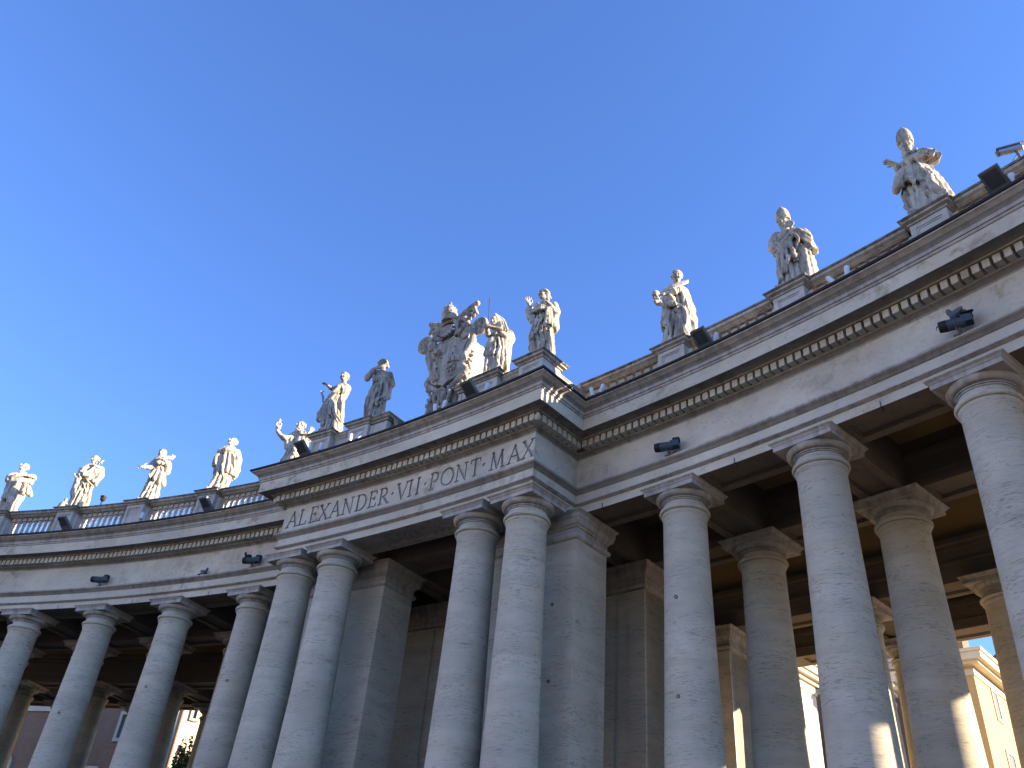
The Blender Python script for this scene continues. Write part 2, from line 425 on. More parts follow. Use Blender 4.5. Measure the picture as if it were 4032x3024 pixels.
# ---- friezes; the centre one carries the cut letters
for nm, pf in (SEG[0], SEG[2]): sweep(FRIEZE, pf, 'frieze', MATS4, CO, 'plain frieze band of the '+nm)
GL = {  # strokes in a unit-high box: (x0,y0,x1,y1,weight), 0 thin 1 thick
 'A': (.86, [(0.06,0,.45,1,0),(.45,1,.80,0,1),(.20,.36,.66,.36,0),(-.04,0,.18,0,0),(.66,0,.94,0,0)]),
 'L': (.62, [(.14,0,.14,1,1),(.14,0,.60,0,0),(.60,0,.63,.2,0),(0,0,.28,0,0),(0,1,.28,1,0)]),
 'E': (.62, [(.14,0,.14,1,1),(.02,0,.58,0,0),(.02,1,.56,1,0),(.14,.53,.46,.53,0),(.58,0,.61,.18,0),(.56,1,.58,.82,0),(.46,.62,.46,.44,0)]),
 'X': (.80, [(.08,1,.74,0,1),(.72,1,.06,0,0),(-.04,0,.2,0,0),(.6,0,.86,0,0),(-.02,1,.22,1,0),(.58,1,.84,1,0)]),
 'N': (.86, [(.12,0,.12,1,0),(.12,1,.74,0,1),(.74,0,.74,1,0),(0,0,.24,0,0),(0,1,.14,1,0),(.62,1,.86,1,0)]),
 'V': (.80, [(.04,1,.42,0,1),(.42,0,.76,1,0),(-.06,1,.18,1,0),(.64,1,.88,1,0)]),
 'I': (.24, [(.12,0,.12,1,1),(0,0,.24,0,0),(0,1,.24,1,0)]),
 'T': (.70, [(.35,0,.35,1,1),(.02,1,.68,1,0),(.23,0,.47,0,0),(.02,1,0,.82,0),(.68,1,.70,.82,0)]),
 'M': (1.02,[(.10,0,.20,1,0),(.20,1,.52,.02,1),(.52,.02,.82,1,0),(.82,1,.92,0,1),(-.02,0,.22,0,0),(.80,0,1.04,0,0),(.12,1,.22,1,0),(.80,1,.92,1,0)]),
}
def arcs(cx, cy, rx, ry, a0, a1, wt, n=14):
    out = []; p = None
    for i in range(n+1):
        a = rad(a0+(a1-a0)*i/n); q = (cx+rx*math.cos(a), cy+ry*math.sin(a))
        if p: out.append((*p, *q, wt(rad(a0+(a1-a0)*(i-.5)/n)) if callable(wt) else wt))
        p = q
    return out
wv = lambda a: abs(math.cos(a))
GL['D'] = (.84, [(.14,0,.14,1,1),(0,0,.36,0,0),(0,1,.36,1,0)]+arcs(.34,.5,.46,.5,-90,90,wv))
GL['P'] = (.64, [(.14,0,.14,1,1),(0,0,.28,0,0),(0,1,.34,1,0),(.14,.46,.34,.46,0)]+arcs(.32,.73,.27,.27,-90,90,wv))
GL['R'] = (.78, [(.14,0,.14,1,1),(0,0,.28,0,0),(0,1,.34,1,0),(.14,.48,.34,.48,0),(.34,.48,.74,0,1),(.68,0,.86,0,0)]+arcs(.32,.74,.26,.26,-90,90,wv))
GL['O'] = (.94, arcs(.47,.5,.45,.51,0,360,wv,28))
def inscription():
    h = .545; v0 = 13.405; slant = .10
    txt = [('A',-4.70),('L',-4.23),('E',-3.76),('X',-3.31),('A',-2.80),('N',-2.26),('D',-1.68),('E',-1.20),('R',-.72),('.',-.37),('V',.03),('I',.37),('I',.68),('.',.97),('P',1.33),('O',1.85),('N',2.40),('T',2.93),('.',3.25),('M',3.75),('A',4.38),('X',4.88)]
    rr = RP-.58; U = AL2*RP+.58*RP/rr; tc = AL2+.58/rr; U = tc*rr
    nu, nv = 1030, 104
    us = np.linspace(-U, U, nu); vs = np.linspace(13.187, 14.14, nv)
    D = np.zeros((nu, nv))
    def stroke(x0, y0, x1, y1, w):
        m = w+.01; i0, i1 = np.searchsorted(us, (min(x0, x1)-m, max(x0, x1)+m)); j0, j1 = np.searchsorted(vs, (min(y0, y1)-m, max(y0, y1)+m))
        if i1 <= i0 or j1 <= j0: return
        X, Y = np.meshgrid(us[i0:i1], vs[j0:j1], indexing='ij'); dx, dy = x1-x0, y1-y0; L = dx*dx+dy*dy+1e-9
        t = np.clip(((X-x0)*dx+(Y-y0)*dy)/L, 0, 1); d = np.hypot(X-x0-t*dx, Y-y0-t*dy)
        D[i0:i1, j0:j1] = np.maximum(D[i0:i1, j0:j1], np.clip((w-d)/w*1.5, 0, 1)*.045*min(1, w/.026))
    for ch, uc in txt:
        if ch == '.': stroke(uc-.015, v0+.25, uc+.015, v0+.29, .032); continue
        w, st = GL[ch]
        for x0, y0, x1, y1, wt in st:
            f = lambda x, y: (uc+(x-w/2)*h*.96, v0+y*h)
            stroke(*f(x0, y0), *f(x1, y1), .019+.017*wt)
    V = []; 
    for i, u in enumerate(us):
        t = u/rr
        for j, v in enumerate(vs): V.append(pol(rr+D[i, j], t, 0, v))
    V = np.array(V); idx = np.arange(nu*nv).reshape(nu, nv)
    Q = np.stack([idx[:-1, :-1], idx[1:, :-1], idx[1:, 1:], idx[:-1, 1:]], -1).reshape(-1, 4)
    deep = (np.maximum.reduce([D[:-1, :-1], D[1:, :-1], D[1:, 1:], D[:-1, 1:]]) > .004).reshape(-1)
    def sub(name, sel, m, parent):
        f = Q[sel]; ids, inv = np.unique(f, return_inverse=True); mb = MB()
        mb.v = [tuple(p) for p in V[ids]]; mb.f = [tuple(map(int, q)) for q in inv.reshape(-1, 4)]; mb.mi = [0]*len(mb.f)
        return mb.build(name, m, parent)
    fr = sub('frieze', ~deep, M['wall'], CO); fr['label'] = 'frieze band with the incised Latin inscription'
    ins = sub('inscription', deep, M['darker'], fr); ins['label'] = 'incised Roman capitals ALEXANDER VII PONT MAX'
    # the plain returns of the frieze
    for s in (-1, 1):
        p = .58; s_ = math.sqrt((R-p)**2-p*p); a = pol(rr, s*tc); b = pol(s_, s*AL2, s*p); mb = MB()
        V2 = [(a[0], a[1], 13.187), (b[0], b[1], 13.187), (b[0], b[1], 14.14), (a[0], a[1], 14.14)]
        mb.add(V2, [(0, 1, 2, 3) if s > 0 else (3, 2, 1, 0)]); mb.build('frieze_return', M['wall'], CO)
inscription()

# ---- beams, coffers and the barrel vault behind
def soffit_beam(name, r, t0, t1, hw=.56, z0=12.42, z1=13.9, m=None, gap=.95, n=6):
    mb = MB(); rc = .07
    mb.arcbox(r-hw+.004, r+hw-.004, t0, t1, z0+rc, z1, n)
    fw = .24; e = gap/r
    mb.arcbox(r-hw, r-hw+fw, t0, t1, z0, z0+rc+.002, n); mb.arcbox(r+hw-fw, r+hw, t0, t1, z0, z0+rc+.002, n)
    for a, b in ((t0, t0+e), (t1-e, t1)): mb.arcbox(r-hw+fw, r+hw-fw, a, b, z0, z0+rc+.002)
    i0, i1 = r-hw+fw, r+hw-fw; s = .05                        # a small moulding round the sunk panel
    mb.arcbox(i0, i0+s, t0+e, t1-e, z0+.035, z0+rc+.002, n); mb.arcbox(i1-s, i1, t0+e, t1-e, z0+.035, z0+rc+.002, n)
    mb.arcbox(i0+s, i1-s, t0+e, t0+e+s/r, z0+.035, z0+rc+.002); mb.arcbox(i0+s, i1-s, t1-e-s/r, t1-e, z0+.035, z0+rc+.002)
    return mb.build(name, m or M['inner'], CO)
def radial_beam(r0, r1, th, hw=.56, z0=12.42, z1=13.9, t=0.0):
    mb = MB(); rc = .07; fw = .24; e = .28
    def bx(a, b, c, d, za, zb):
        V = [pol(q, th, t+w, z) for z in (za, zb) for q, w in ((a, c), (a, d), (b, d), (b, c))]
        mb.add(V, [(3,2,1,0),(4,5,6,7),(0,1,5,4),(1,2,6,5),(2,3,7,6),(3,0,4,7)])
    bx(r0, r1, -hw+.004, hw-.004, z0+rc, z1)
    bx(r0, r1, -hw, -hw+fw, z0, z0+rc+.002); bx(r0, r1, hw-fw, hw, z0, z0+rc+.002)
    bx(r0, r0+e, -hw+fw, hw-fw, z0, z0+rc+.002); bx(r1-e, r1, -hw+fw, hw-fw, z0, z0+rc+.002)
    return mb.build('radial_beam', M['inner'], CO)
ths_w = [wing_th(k) for k in (-7,-6,-5,-4,-3,-2,-1)]; ths_e = [wing_th(k) for k in (1,2,3,4,5)]
pl, pr_ = -3.7/R, 3.7/R
for rr, hw in ((R, .552), (R2, .56), (R3, .56), (R4, .56)):
    seq = [TMAX_L]+ths_w+[-4.6/R, -2.2/R, 2.2/R, 4.6/R]+ths_e
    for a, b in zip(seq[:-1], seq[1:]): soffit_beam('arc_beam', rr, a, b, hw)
soff = soffit_beam('arc_beam', RP, -AL2-.552/RP, -AL1, .552, m=M['mould'])
soff = soffit_beam('arc_beam', RP, -AL1, AL1, .552, m=M['mould']); soffit_beam('arc_beam', RP, AL1, AL2+.552/RP, .552, m=M['mould'])
for s in (-1, 1): radial_beam(RP+.553, R-.553, s*AL2, .552)
for s in (-1, 1): radial_beam(RP+.553, R-.553, s*2.55/RP, .50)
for th in ths_w+ths_e:
    radial_beam(R+.56, R2-.56, th); radial_beam(R3+.56, R4-.56, th)
for s in (-1, 1):
    for a in (2.2, 5.0):
        radial_beam(R+.56, R2-.56, s*a/R2, .45); radial_beam(R3+.56, R4-.56, s*a/R4, .45)
def ring(name, parts, m, n=60, t0=TMAX_L, t1=ths_e[-1]):
    mb = MB()
    for r0, r1, z0, z1 in parts: mb.arcbox(r0, r1, t0, t1, z0, z1, n)
    return mb.build(name, m, CO)
ring('coffer_ceiling', [(R+.5, R2-.5, 13.75, 13.88)], M['plaster']); ring('coffer_ceiling', [(R3+.5, R4-.5, 13.75, 13.88)], M['plaster'])
mb = MB(); mb.arcbox(RP+.5, R-.5, -AL2-.5/RP, AL2+.5/RP, 13.3, 13.5, 20); mb.build('coffer_ceiling', M['plaster'], CO)
ring('beam_cornice', [(R2+.56, R2+.62, 12.95, 13.05), (R2+.56, R2+.66, 13.40, 13.52), (R2+.56, R2+.80, 13.52, 13.68), (R2+.56, R2+.72, 13.68, 13.82)], M['inner'])
ring('beam_cornice', [(R3-.62, R3-.56, 12.95, 13.05), (R3-.66, R3-.56, 13.40, 13.52), (R3-.80, R3-.56, 13.52, 13.68), (R3-.72, R3-.56, 13.68, 13.82)], M['inner'])
ring('beam_cornice', [(R4-.60, R4-.56, 12.70, 12.76), (R4-.63, R4-.56, 13.2, 13.4)], M['inner'])
ring('beam_cornice', [(R2-.60, R2-.56, 12.70, 12.76), (R2-.63, R2-.56, 13.2, 13.4)], M['inner'])
def vault():
    mb = MB(); n = 80; k = 20; c = (R2+R3)/2; h = (R3-R2)/2-.56
    V = []; F = []
    for i in range(n+1):
        t = TMAX_L+(ths_e[-1]-TMAX_L)*i/n
        for j in range(k+1):
            a = PI*j/k; V.append(pol(c-h*math.cos(a), t, 0, 13.80+h*.94*math.sin(a)))
    for i in range(n):
        for j in range(k): a = i*(k+1)+j; F.append((a, a+k+1, a+k+2, a+1))
    mb.add(V, F); mb.build('barrel_vault', M['plaster'], CO, smooth=True)
vault()
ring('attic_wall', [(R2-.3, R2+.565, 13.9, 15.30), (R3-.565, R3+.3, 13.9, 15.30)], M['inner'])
ring('outer_entablature', [(R4+.56, R4+.60, 12.42, 13.12), (R4+.56, R4+.72, 13.12, 13.2), (R4+.4, R4+.60, 13.2, 14.15), (R4+.4, R4+.9, 14.15, 14.5), (R4+.4, R4+1.35, 14.5, 14.9), (R4+.4, R4+1.6, 14.9, 15.30)], M['wall'], 70)
mb = MB(); mb.arcbox(R-.94, R2+.56, TMAX_L, TMAX_R, 15.30, 15.366, 60); mb.arcbox(R3-.56, R4+1.4, TMAX_L, TMAX_R, 15.301, 15.366, 60)
mb.arcbox(RP-.94, R-.95, -AL2-.92/RP, AL2+.92/RP, 15.302, 15.365, 20); mb.build('roof', M['roof_stone'], CO)
# rosette carved on the soffit of the centre beam
mb = MB()
for i in range(8):
    a = 2*PI*i/8; c = pol(RP, 0, 0, 12.47)
    mb.sphere((c[0]+.22*math.cos(a), c[1]+.22*math.sin(a), 12.478), .12, 10, sc=(abs(math.cos(a))*.8+.45, abs(math.sin(a))*.8+.45, .34))
mb.sphere((0, RP, 12.465), .075, 10, sc=(1, 1, .6)); mb.build('rosette', M['mould'], CO, smooth=True)

# ---- pedestals, balustrade and parapets
PEDR = .08
CAPP = [(z+.03 if z > 16.94 else z, h) for z, h in [(16.93, .47), (16.94, .49), (16.955, .49), (16.965, .51), (16.985, .56), (16.99, .575), (17.045, .58), (17.05, .605), (17.075, .635), (17.10, .635)]]
def pedestal(r, th, wide=.45, wings=True):
    mb = MB(); rc = r+PEDR; w = wide
    sqprof(mb, rc, th, [(15.367, w+.06, w+.06), (15.60, w+.06, w+.06), (15.64, w-.03, w), (16.93, w-.03, w)])
    for s in (-1, 1):                                        # raised frame leaves a sunk panel, front and side
        f = rc-w+.015
        sqprof(mb, f, th, [(15.64, .016, .07), (16.93, .016, .07)], t=s*(w-.07))
        sqprof(mb, f+.008, th, [(15.74, .010, .02), (16.79, .010, .02)], t=s*(w-.165))
    for z0, z1 in ((15.64, 15.72), (16.80, 16.93)): sqprof(mb, rc-w+.015, th, [(z0, .016, w-.141), (z1, .016, w-.141)])
    sqprof(mb, rc-w+.023, th, [(16.75, .010, w-.18), (16.79, .010, w-.18)])
    if wings: sqprof(mb, rc-.02, th, [(15.38, .27, w+.15), (16.80, .27, w+.15)])
    o = mb.build('pedestal', M['pedestal'], CO, pol(r, th))
    cb = MB(); e = w-.45
    sqprof(cb, rc, th, [(z, h+e, h+e) for z, h in CAPP[:8]]); sqprof(cb, rc, th, [(z, h+e, h+e) for z, h in CAPP[7:]], 1); cp = cb.build('pedestal_cap', [M['cope'], M['blackened']], o)
    return o
for k in (-7,-6,-5,-4,-3,-2,-1,1,2,3,4): pedestal(R, wing_th(k))
for s in (-1, 1):
    pedestal(RP, s*AL1, wings=False); pedestal(RP, s*AL2, wings=False)
BALP = [(15.62, .115), (15.69, .115), (15.695, .075), (15.72, .06), (15.76, .075), (15.82, .105), (15.90, .128), (15.98, .132), (16.08, .115), (16.20, .088), (16.34, .066), (16.48, .058), (16.56, .060), (16.57, .078), (16.60, .078), (16.605, .062), (16.66, .064), (16.73, .088), (16.75, .095), (16.76, .10), (16.93, .10)]
COPE = [(z+.07, h) for z, h in [(16.86, .20), (16.885, .20), (16.895, .225), (16.925, .245), (16.955, .31), (16.96, .325), (17.045, .33), (17.05, .36), (17.10, .37)]]
NBLK = 2
def baluster_mesh(parent, loc):
    mb = MB(); mb.lathe(BALP[2:-2], 14); sqprof(mb, 0, 0, [(15.62, .115, .115), (15.69, .115, .115)]); sqprof(mb, 0, 0, [(16.78, .10, .10), (16.93, .10, .10)])
    o = mb.build('baluster', M['pedestal'], None, (0, 0, 0), smooth=True); return o
BAL0 = None
def balustrade(t0, t1, nb=9):
    global BAL0
    rc = R+PEDR-.02; mb = MB(); n = 8
    V = []; F = []; np_ = len(COPE)
    prof = [(rc-h, z) for z, h in COPE]+[(rc+h, z) for z, h in COPE[::-1]]; m = len(prof)
    for i in range(n+1):
        t = t0+(t1-t0)*i/n; V += [pol(r, t, 0, z) for r, z in prof]
    mb.v = V
    for i in range(n):
        for j in range(m):
            k = (j+1) % m; mb.f.append((i*m+j, (i+1)*m+j, (i+1)*m+k, i*m+k)); mb.mi.append(1 if NBLK < abs(j-(m-1)/2)+.5 < 0 or prof[j][1] >= 17.11 and prof[k][1] >= 17.11 else 0)
    mb.f.append(tuple(range(m))); mb.f.append(tuple(range(n*m, n*m+m))[::-1]); mb.mi += [0, 0]
    tm = (t0+t1)/2
    o = mb.build('balustrade', [M['cope'], M['blackened']], CO, pol(R, tm))
    pb = MB(); pb.arcbox(rc-.24, rc+.24, t0, t1, 15.367, 15.62, n); pb.build('balustrade_plinth', M['pedestal'], o)
    for i in range(nb):
        t = t0+(t1-t0)*(i+.5)/nb; x, y, _ = pol(rc, t)
        if BAL0 is None: b = BAL0 = baluster_mesh(None, None)
        else: b = BAL0.copy(); COL.objects.link(b)
        b.parent = o; q = ORIG[o.name]; b.location = (x-q.x, y-q.y, 0); b.rotation_euler = (0, 0, -t)
    return o
hwp = .60/R
for k in (-7,-6,-5,-4,-3,-2): balustrade(wing_th(k)+hwp, wing_th(k+1)-hwp)
balustrade(wing_th(-1)+hwp, -AL2-.32/R); balustrade(AL2+.32/R, wing_th(1)-hwp)
for k in (1,2,3): balustrade(wing_th(k)+hwp, wing_th(k+1)-hwp)
def wall_strip(name, pts, half, prof_low=15.367):
    """parapet wall with coping along plan points (x,y,top)"""
    mb = MB(); n = len(pts); P = [Vector((x, y, 0)) for x, y, z in pts]; N = []
    for i in range(n):
        d = (P[min(i+1, n-1)]-P[max(i-1, 0)]).normalized(); N.append(Vector((-d.y, d.x, 0)))
    def strip(prof, mi):
        m = len(prof); V = []; F = []
        for i in range(n):
            for o_, dz in prof:
                z = pts[i][2]+dz if dz > -5 else prof_low
                q = P[i]+N[i]*o_; V.append((q.x, q.y, max(z, prof_low)))
        for i in range(n-1):
            for j in range(m): k = (j+1) % m; F.append((i*m+j, i*m+k, (i+1)*m+k, (i+1)*m+j))
        F.append(tuple(range(m))[::-1]); F.append(tuple(range((n-1)*m, n*m))); mb.add(V, F, mi)
    strip([(-half, -9), (half, -9), (half, -.245), (-half, -.245)], 0)
    c = [(half+.01, -.25), (half+.04, -.20), (half+.05, -.16), (half+.09, -.12), (half+.09, -.04), (half+.11, -.03), (half+.11, 0)]
    strip([(-o_, dz) for o_, dz in c]+[(o_, dz) for o_, dz in c[::-1]], 1)
    return mb.build(name, [M['pedestal'], M['cope']], CO)
rw = RP+PEDR
for s in (-1, 1):
    a, b = sorted((s*(AL1+.46/RP), s*(AL2-.46/RP)))
    wall_strip('parapet', [(*pol(rw, a+(b-a)*i/4)[:2], 17.05) for i in range(5)], .22)
    # pier block beside the inner pedestal, then the scrolled sweep down to the coat of arms
    th = s*(AL1-.85/RP); mb = MB(); sqprof(mb, rw+.02, th, [(15.367, .36, .38), (16.90, .36, .38)])
    for q in (-1, 1): sqprof(mb, rw+.02-.37, th, [(15.5, .012, .06), (16.88, .012, .06)], t=q*.31)
    mb.build('parapet_block', M['pedestal'], CO)
    cb = MB(); sqprof(cb, rw+.02, th, [(z, h-.09, h-.07) for z, h in CAPP]); cb.build('parapet_block_cap', [M['cope']], CO)
    pts = []
    for i in range(13):
        f = i/12; u = 1.48-1.25*f; z = 15.62+1.42*(1-f)**2.0
        pts.append((*pol(rw+.05+.45*f, s*u/RP)[:2], z))
    wall_strip('scrolled_parapet', pts, .24)
    # return wall from the corner pedestal back to the wing, and its end pier
    wall_strip('parapet', [(*pol(q, s*AL2)[:2], 17.0) for q in (rw+.46, (rw+R)/2+.2, R-.24)], .20)
    mb = MB(); sqprof(mb, R+.06, s*AL2, [(15.367, .30, .30), (16.90, .30, .30), (16.93, .33, .33), (16.97, .38, .38), (17.07, .39, .39), (17.10, .41, .41)]); mb.build('end_pier', M['pedestal'], CO)
# small iron rods under the architrave, and rings on some shafts
rod = None
for t in (.1035, (wing_th(1)+wing_th(2))/2, (wing_th(2)+wing_th(3))/2, *((wing_th(k)+wing_th(k+1))/2 for k in (-5,-4,-3,-2))):
    mb = MB(); p = .575
    mb.tube([pol(R-.45, t, 0, 12.40), pol(R-p, t, 0, 12.40), pol(R-p, t, 0, 12.54)], .011, 6); mb.tube([pol(R-.50, t, 0, 12.42), pol(R-.50, t, .01, 12.33)], .018, 6)
    mb.build('iron_hook', M['iron'], CO)
def torus(mb, c, n_, r, r2, k=12):
    n_ = Vector(n_).normalized(); a = n_.cross(Vector((0, 0, 1))).normalized(); b = n_.cross(a); c = Vector(c)
    mb.tube([c+a*r*math.cos(2*PI*i/k)+b*r*math.sin(2*PI*i/k) for i in range(k+1)], r2, 6)
def shaft_r(z): return .549+(.812-.549)*max(0, (11.6-z)/10.8)**1.4
for (row, k), zs, da in (((0, 1), (9.4, 7.1, 5.0), -.9), ((0, -3), (8.4,), -.9), ((0, -2), (9.2,), -.9), ((0, -1), (9.2,), -.9)):
    c = ORIG[COLS[(row, k)].name]; a = math.atan2(CAMP[1]-c.y, CAMP[0]-c.x)+da*.55
    for z in zs:
        r = shaft_r(z)+.02; mb = MB(); p = (c.x+r*math.cos(a), c.y+r*math.sin(a), z)
        torus(mb, p, (math.cos(a+.5), math.sin(a+.5), 0), .034, .010); mb.build('iron_ring', M['iron'], CO)
for z in (9.9, 7.9, 5.2):
    p = pol(R-.735, 3.7/R, 1.05, z); mb = MB(); torus(mb, p, (.2, -1, 0), .034, .011); mb.build('iron_ring', M['iron'], CO)
# ground
mb = MB(); mb.add([(-900, -900, 0), (900, -900, 0), (900, 900, 0), (-900, 900, 0)], [(0, 1, 2, 3)])
tag(mb.build('piazza_ground', M['ground'], None, (0, 0, 0)), 'stone sett paving of the square', kind='structure')

mb = MB(); mb.arcbox(77, 240, -1.2, 1.2, -.30, .004, 60); tag(mb.build('street', M['street'], None, (0, 90, 0)), 'pale paved street behind the colonnade', kind='structure')  # unseen pale paving, added to bounce warm light up into the vault
# ================================================================ carved figures: distance fields turned into one continuous surface
class Fld:
    def __init__(s, lo, hi, h=.02):
        s.lo = np.array(lo, float); s.h = h
        n = np.ceil((np.array(hi)-s.lo)/h).astype(int)+1
        ax = [s.lo[i]+h*np.arange(n[i]) for i in range(3)]
        s.ax = ax; s.D = np.full(n, .5, np.float32); s.skip = []
    def win(s, lo, hi):
        sl = []
        for i in range(3):
            a = int(np.searchsorted(s.ax[i], lo[i])); b = int(np.searchsorted(s.ax[i], hi[i], 'right')); sl.append(slice(max(a-1, 0), min(b+1, len(s.ax[i]))))
        X, Y, Z = np.meshgrid(*[s.ax[i][sl[i]].astype(np.float32) for i in range(3)], indexing='ij', sparse=True)
        return tuple(sl), X, Y, Z
    def put(s, fn, lo, hi, k=.03, op='u'):
        pad = max(k, 2.5*s.h)
        w, X, Y, Z = s.win(np.array(lo)-pad, np.array(hi)+pad)
        if s.D[w].size == 0: return
        d = fn(X, Y, Z); a = s.D[w]
        if op == 'u':
            if k > 0: t = np.clip(k-np.abs(a-d), 0, None)/k; r = np.minimum(a, d)-t*t*k*.25
            else: r = np.minimum(a, d)
        else:
            d = -d
            if k > 0: t = np.clip(k-np.abs(a-d), 0, None)/k; r = np.maximum(a, d)+t*t*k*.25
            else: r = np.maximum(a, d)
        s.D[w] = r
    # --- shapes
    def ell(s, c, r, k=.03, yaw=0, tilt=0, op='u', noise=0, nf=20):
        c = np.array(c, float); r = np.array(r, float); m = r.max()*1.15
        cy, sy, ct, st = math.cos(yaw), math.sin(yaw), math.cos(tilt), math.sin(tilt)
        def fn(X, Y, Z):
            x, y, z = X-c[0], Y-c[1], Z-c[2]
            x, y = cy*x+sy*y, -sy*x+cy*y; x, z = ct*x+st*z, -st*x+ct*z
            q = np.sqrt((x/r[0])**2+(y/r[1])**2+(z/r[2])**2); d = (q-1)*r.min()*.9+0*X
            if noise: d = d+noise*np.sin(nf*X+3*Z)*np.sin(nf*Z+2)*np.sin(nf*Y+1)
            return d
        s.put(fn, c-m, c+m, k, op)
    def cap(s, a, b, ra, rb=None, k=.03, op='u', sq=None):
        a = np.array(a, float); b = np.array(b, float); rb = ra if rb is None else rb; ab = b-a; L = float(ab@ab)+1e-9; m = max(ra, rb)
        def fn(X, Y, Z):
            t = np.clip(((X-a[0])*ab[0]+(Y-a[1])*ab[1]+(Z-a[2])*ab[2])/L, 0, 1)
            dx, dy, dz = X-a[0]-t*ab[0], Y-a[1]-t*ab[1], Z-a[2]-t*ab[2]
            if sq: dx, dy, dz = dx/sq[0], dy/sq[1], dz/sq[2]
            return np.sqrt(dx*dx+dy*dy+dz*dz)-(ra+(rb-ra)*t)
        e = m*(max(sq) if sq else 1); s.put(fn, np.minimum(a, b)-e, np.maximum(a, b)+e, k, op)
    def path(s, pts, rs, k=.03, op='u'):
        if isinstance(rs, (int, float)): rs = [rs]*len(pts)
        for i in range(len(pts)-1): s.cap(pts[i], pts[i+1], rs[i], rs[i+1], k, op)
    def smooth_path(s, pts, rs, k=.02, n=4, op='u'):
        P = np.array(pts, float); rs = np.array([rs]*len(P) if isinstance(rs, (int, float)) else rs, float)
        Q = []; q = []
        for i in range(len(P)-1):
            p0, p1, p2, p3 = P[max(i-1, 0)], P[i], P[i+1], P[min(i+2, len(P)-1)]
            for j in range(n):
                t = j/n; Q.append(.5*((2*p1)+(p2-p0)*t+(2*p0-5*p1+4*p2-p3)*t*t+(3*p1-p0-3*p2+p3)*t**3)); q.append(rs[i]+(rs[i+1]-rs[i])*t)
        Q.append(P[-1]); q.append(rs[-1]); s.path(Q, q, k, op)
    def box(s, c, h, k=.02, axes=None, rnd=.01, op='u'):
        c = np.array(c, float); A = np.eye(3) if axes is None else np.array(axes, float); A = A/np.linalg.norm(A, axis=1)[:, None]
        e = np.abs(A.T)@np.array(h)
        def fn(X, Y, Z):
            q = [np.abs((X-c[0])*A[i, 0]+(Y-c[1])*A[i, 1]+(Z-c[2])*A[i, 2])-h[i]+rnd for i in range(3)]
            o = np.sqrt(sum(np.maximum(v, 0)**2 for v in q)); return o+np.minimum(np.maximum(np.maximum(q[0], q[1]), q[2]), 0)-rnd
        s.put(fn, c-e, c+e, k, op)
    def loft(s, sec, k=.03, folds=(), warp=.02, cut=None, seed=0, op='u'):
        """sections (z,cx,cy,rx,ry); folds: (count, twist, phase, amplitude, z0, z1) sharp grooves running down the cloth"""
        sec = sorted(sec); A = np.array(sec, float); zs = A[:, 0]
        lo = (min(A[:, 1]-A[:, 3]), min(A[:, 2]-A[:, 4]), zs[0]); hi = (max(A[:, 1]+A[:, 3]), max(A[:, 2]+A[:, 4]), zs[-1])
        def fn(X, Y, Z):
            zz = np.clip(Z, zs[0], zs[-1]); f = [np.interp(zz, zs, A[:, i]).astype(np.float32) for i in (1, 2, 3, 4)]
            x = (X-f[0])/f[2]; y = (Y-f[1])/f[3]; q = np.sqrt(x*x+y*y); ph = np.arctan2(y, x)
            m = np.minimum(f[2], f[3]); d = (q-1)*m*.9
            for n_, tw, p0, amp, z0, z1 in folds:
                env = np.clip((Z-z0)/.12, 0, 1)*np.clip((z1-Z)/.12, 0, 1)
                w = warp*12*np.sin(2.1*Z+seed)+.35*np.sin(3*ph+seed*1.7)
                g = np.abs(np.sin(.5*(n_*ph+tw*Z+p0+w))); d = d+amp*env*((1-g)**1.6*1.5-.45)
            d = d+.008*np.sin(9*X+4*Z+seed)*np.sin(7*Z+3*Y)
            return np.maximum(np.maximum(d, Z-zs[-1]), zs[0]-Z)
        s.put(fn, lo, hi, k, op)
    def fan(s, tops, bots, r0, r1, k=.012, sag=0.0, bow=(0, 0, 0)):
        """hanging cloth: ridges between two lists of points"""
        for a, b in zip(tops, bots):
            a = np.array(a, float); b = np.array(b, float); m = (a+b)/2+np.array(bow); s.smooth_path([a, m, b], [r0, (r0+r1)/2, r1], k*2.6, 3)
    def cloth(s, seed=0, shear=1.0, amp=.030, n=8, z0=.14, z1=2.2, cx=0.0):
        """carve crisp folds into everything but heads and hands: sharp valleys that run down, lean and wander"""
        rn = np.random.RandomState(seed+31); w, X, Y, Z = s.win((-9, -9, -9), (9, 9, 9)); p = rn.rand(12)*6.28
        wx = .10*np.sin(3.1*Z+p[0])+.06*np.sin(6.3*Z+4*X+p[1])+.05*np.sin(5*X+3*Y+p[2])
        ph = np.arctan2(Y+.02, X-cx+wx)
        g = ph*n/6.283*2+shear*Z*(1+.35*np.sin(1.9*Z+p[3]))+.55*np.sin(2.3*Z+2*ph+p[4])+.3*np.sin(7*Z+3*ph+p[5])
        v = np.abs(np.sin(1.5708*g)); a = .42-(1-v)**1.35*1.25
        g2 = ph*n/6.283*4.6-1.7*shear*Z+.8*np.sin(3.7*Z+p[6])+.5*np.sin(5*ph+p[7]); a2 = .16-(1-np.abs(np.sin(1.5708*g2)))**1.2*.5
        env = np.clip((Z-z0)/.15, 0, 1)*np.clip((z1-Z)/.15, 0, 1)*(.55+.45*np.sin(2.7*Z+3*ph+p[8]))
        for q, r in s.skip: env = env*np.clip((np.sqrt((X-q[0])**2+(Y-q[1])**2+(Z-q[2])**2)-r)/.08, 0, 1)
        s.D = np.where(np.abs(s.D) < .12, s.D+amp*env*(a+a2), s.D).astype(np.float32)
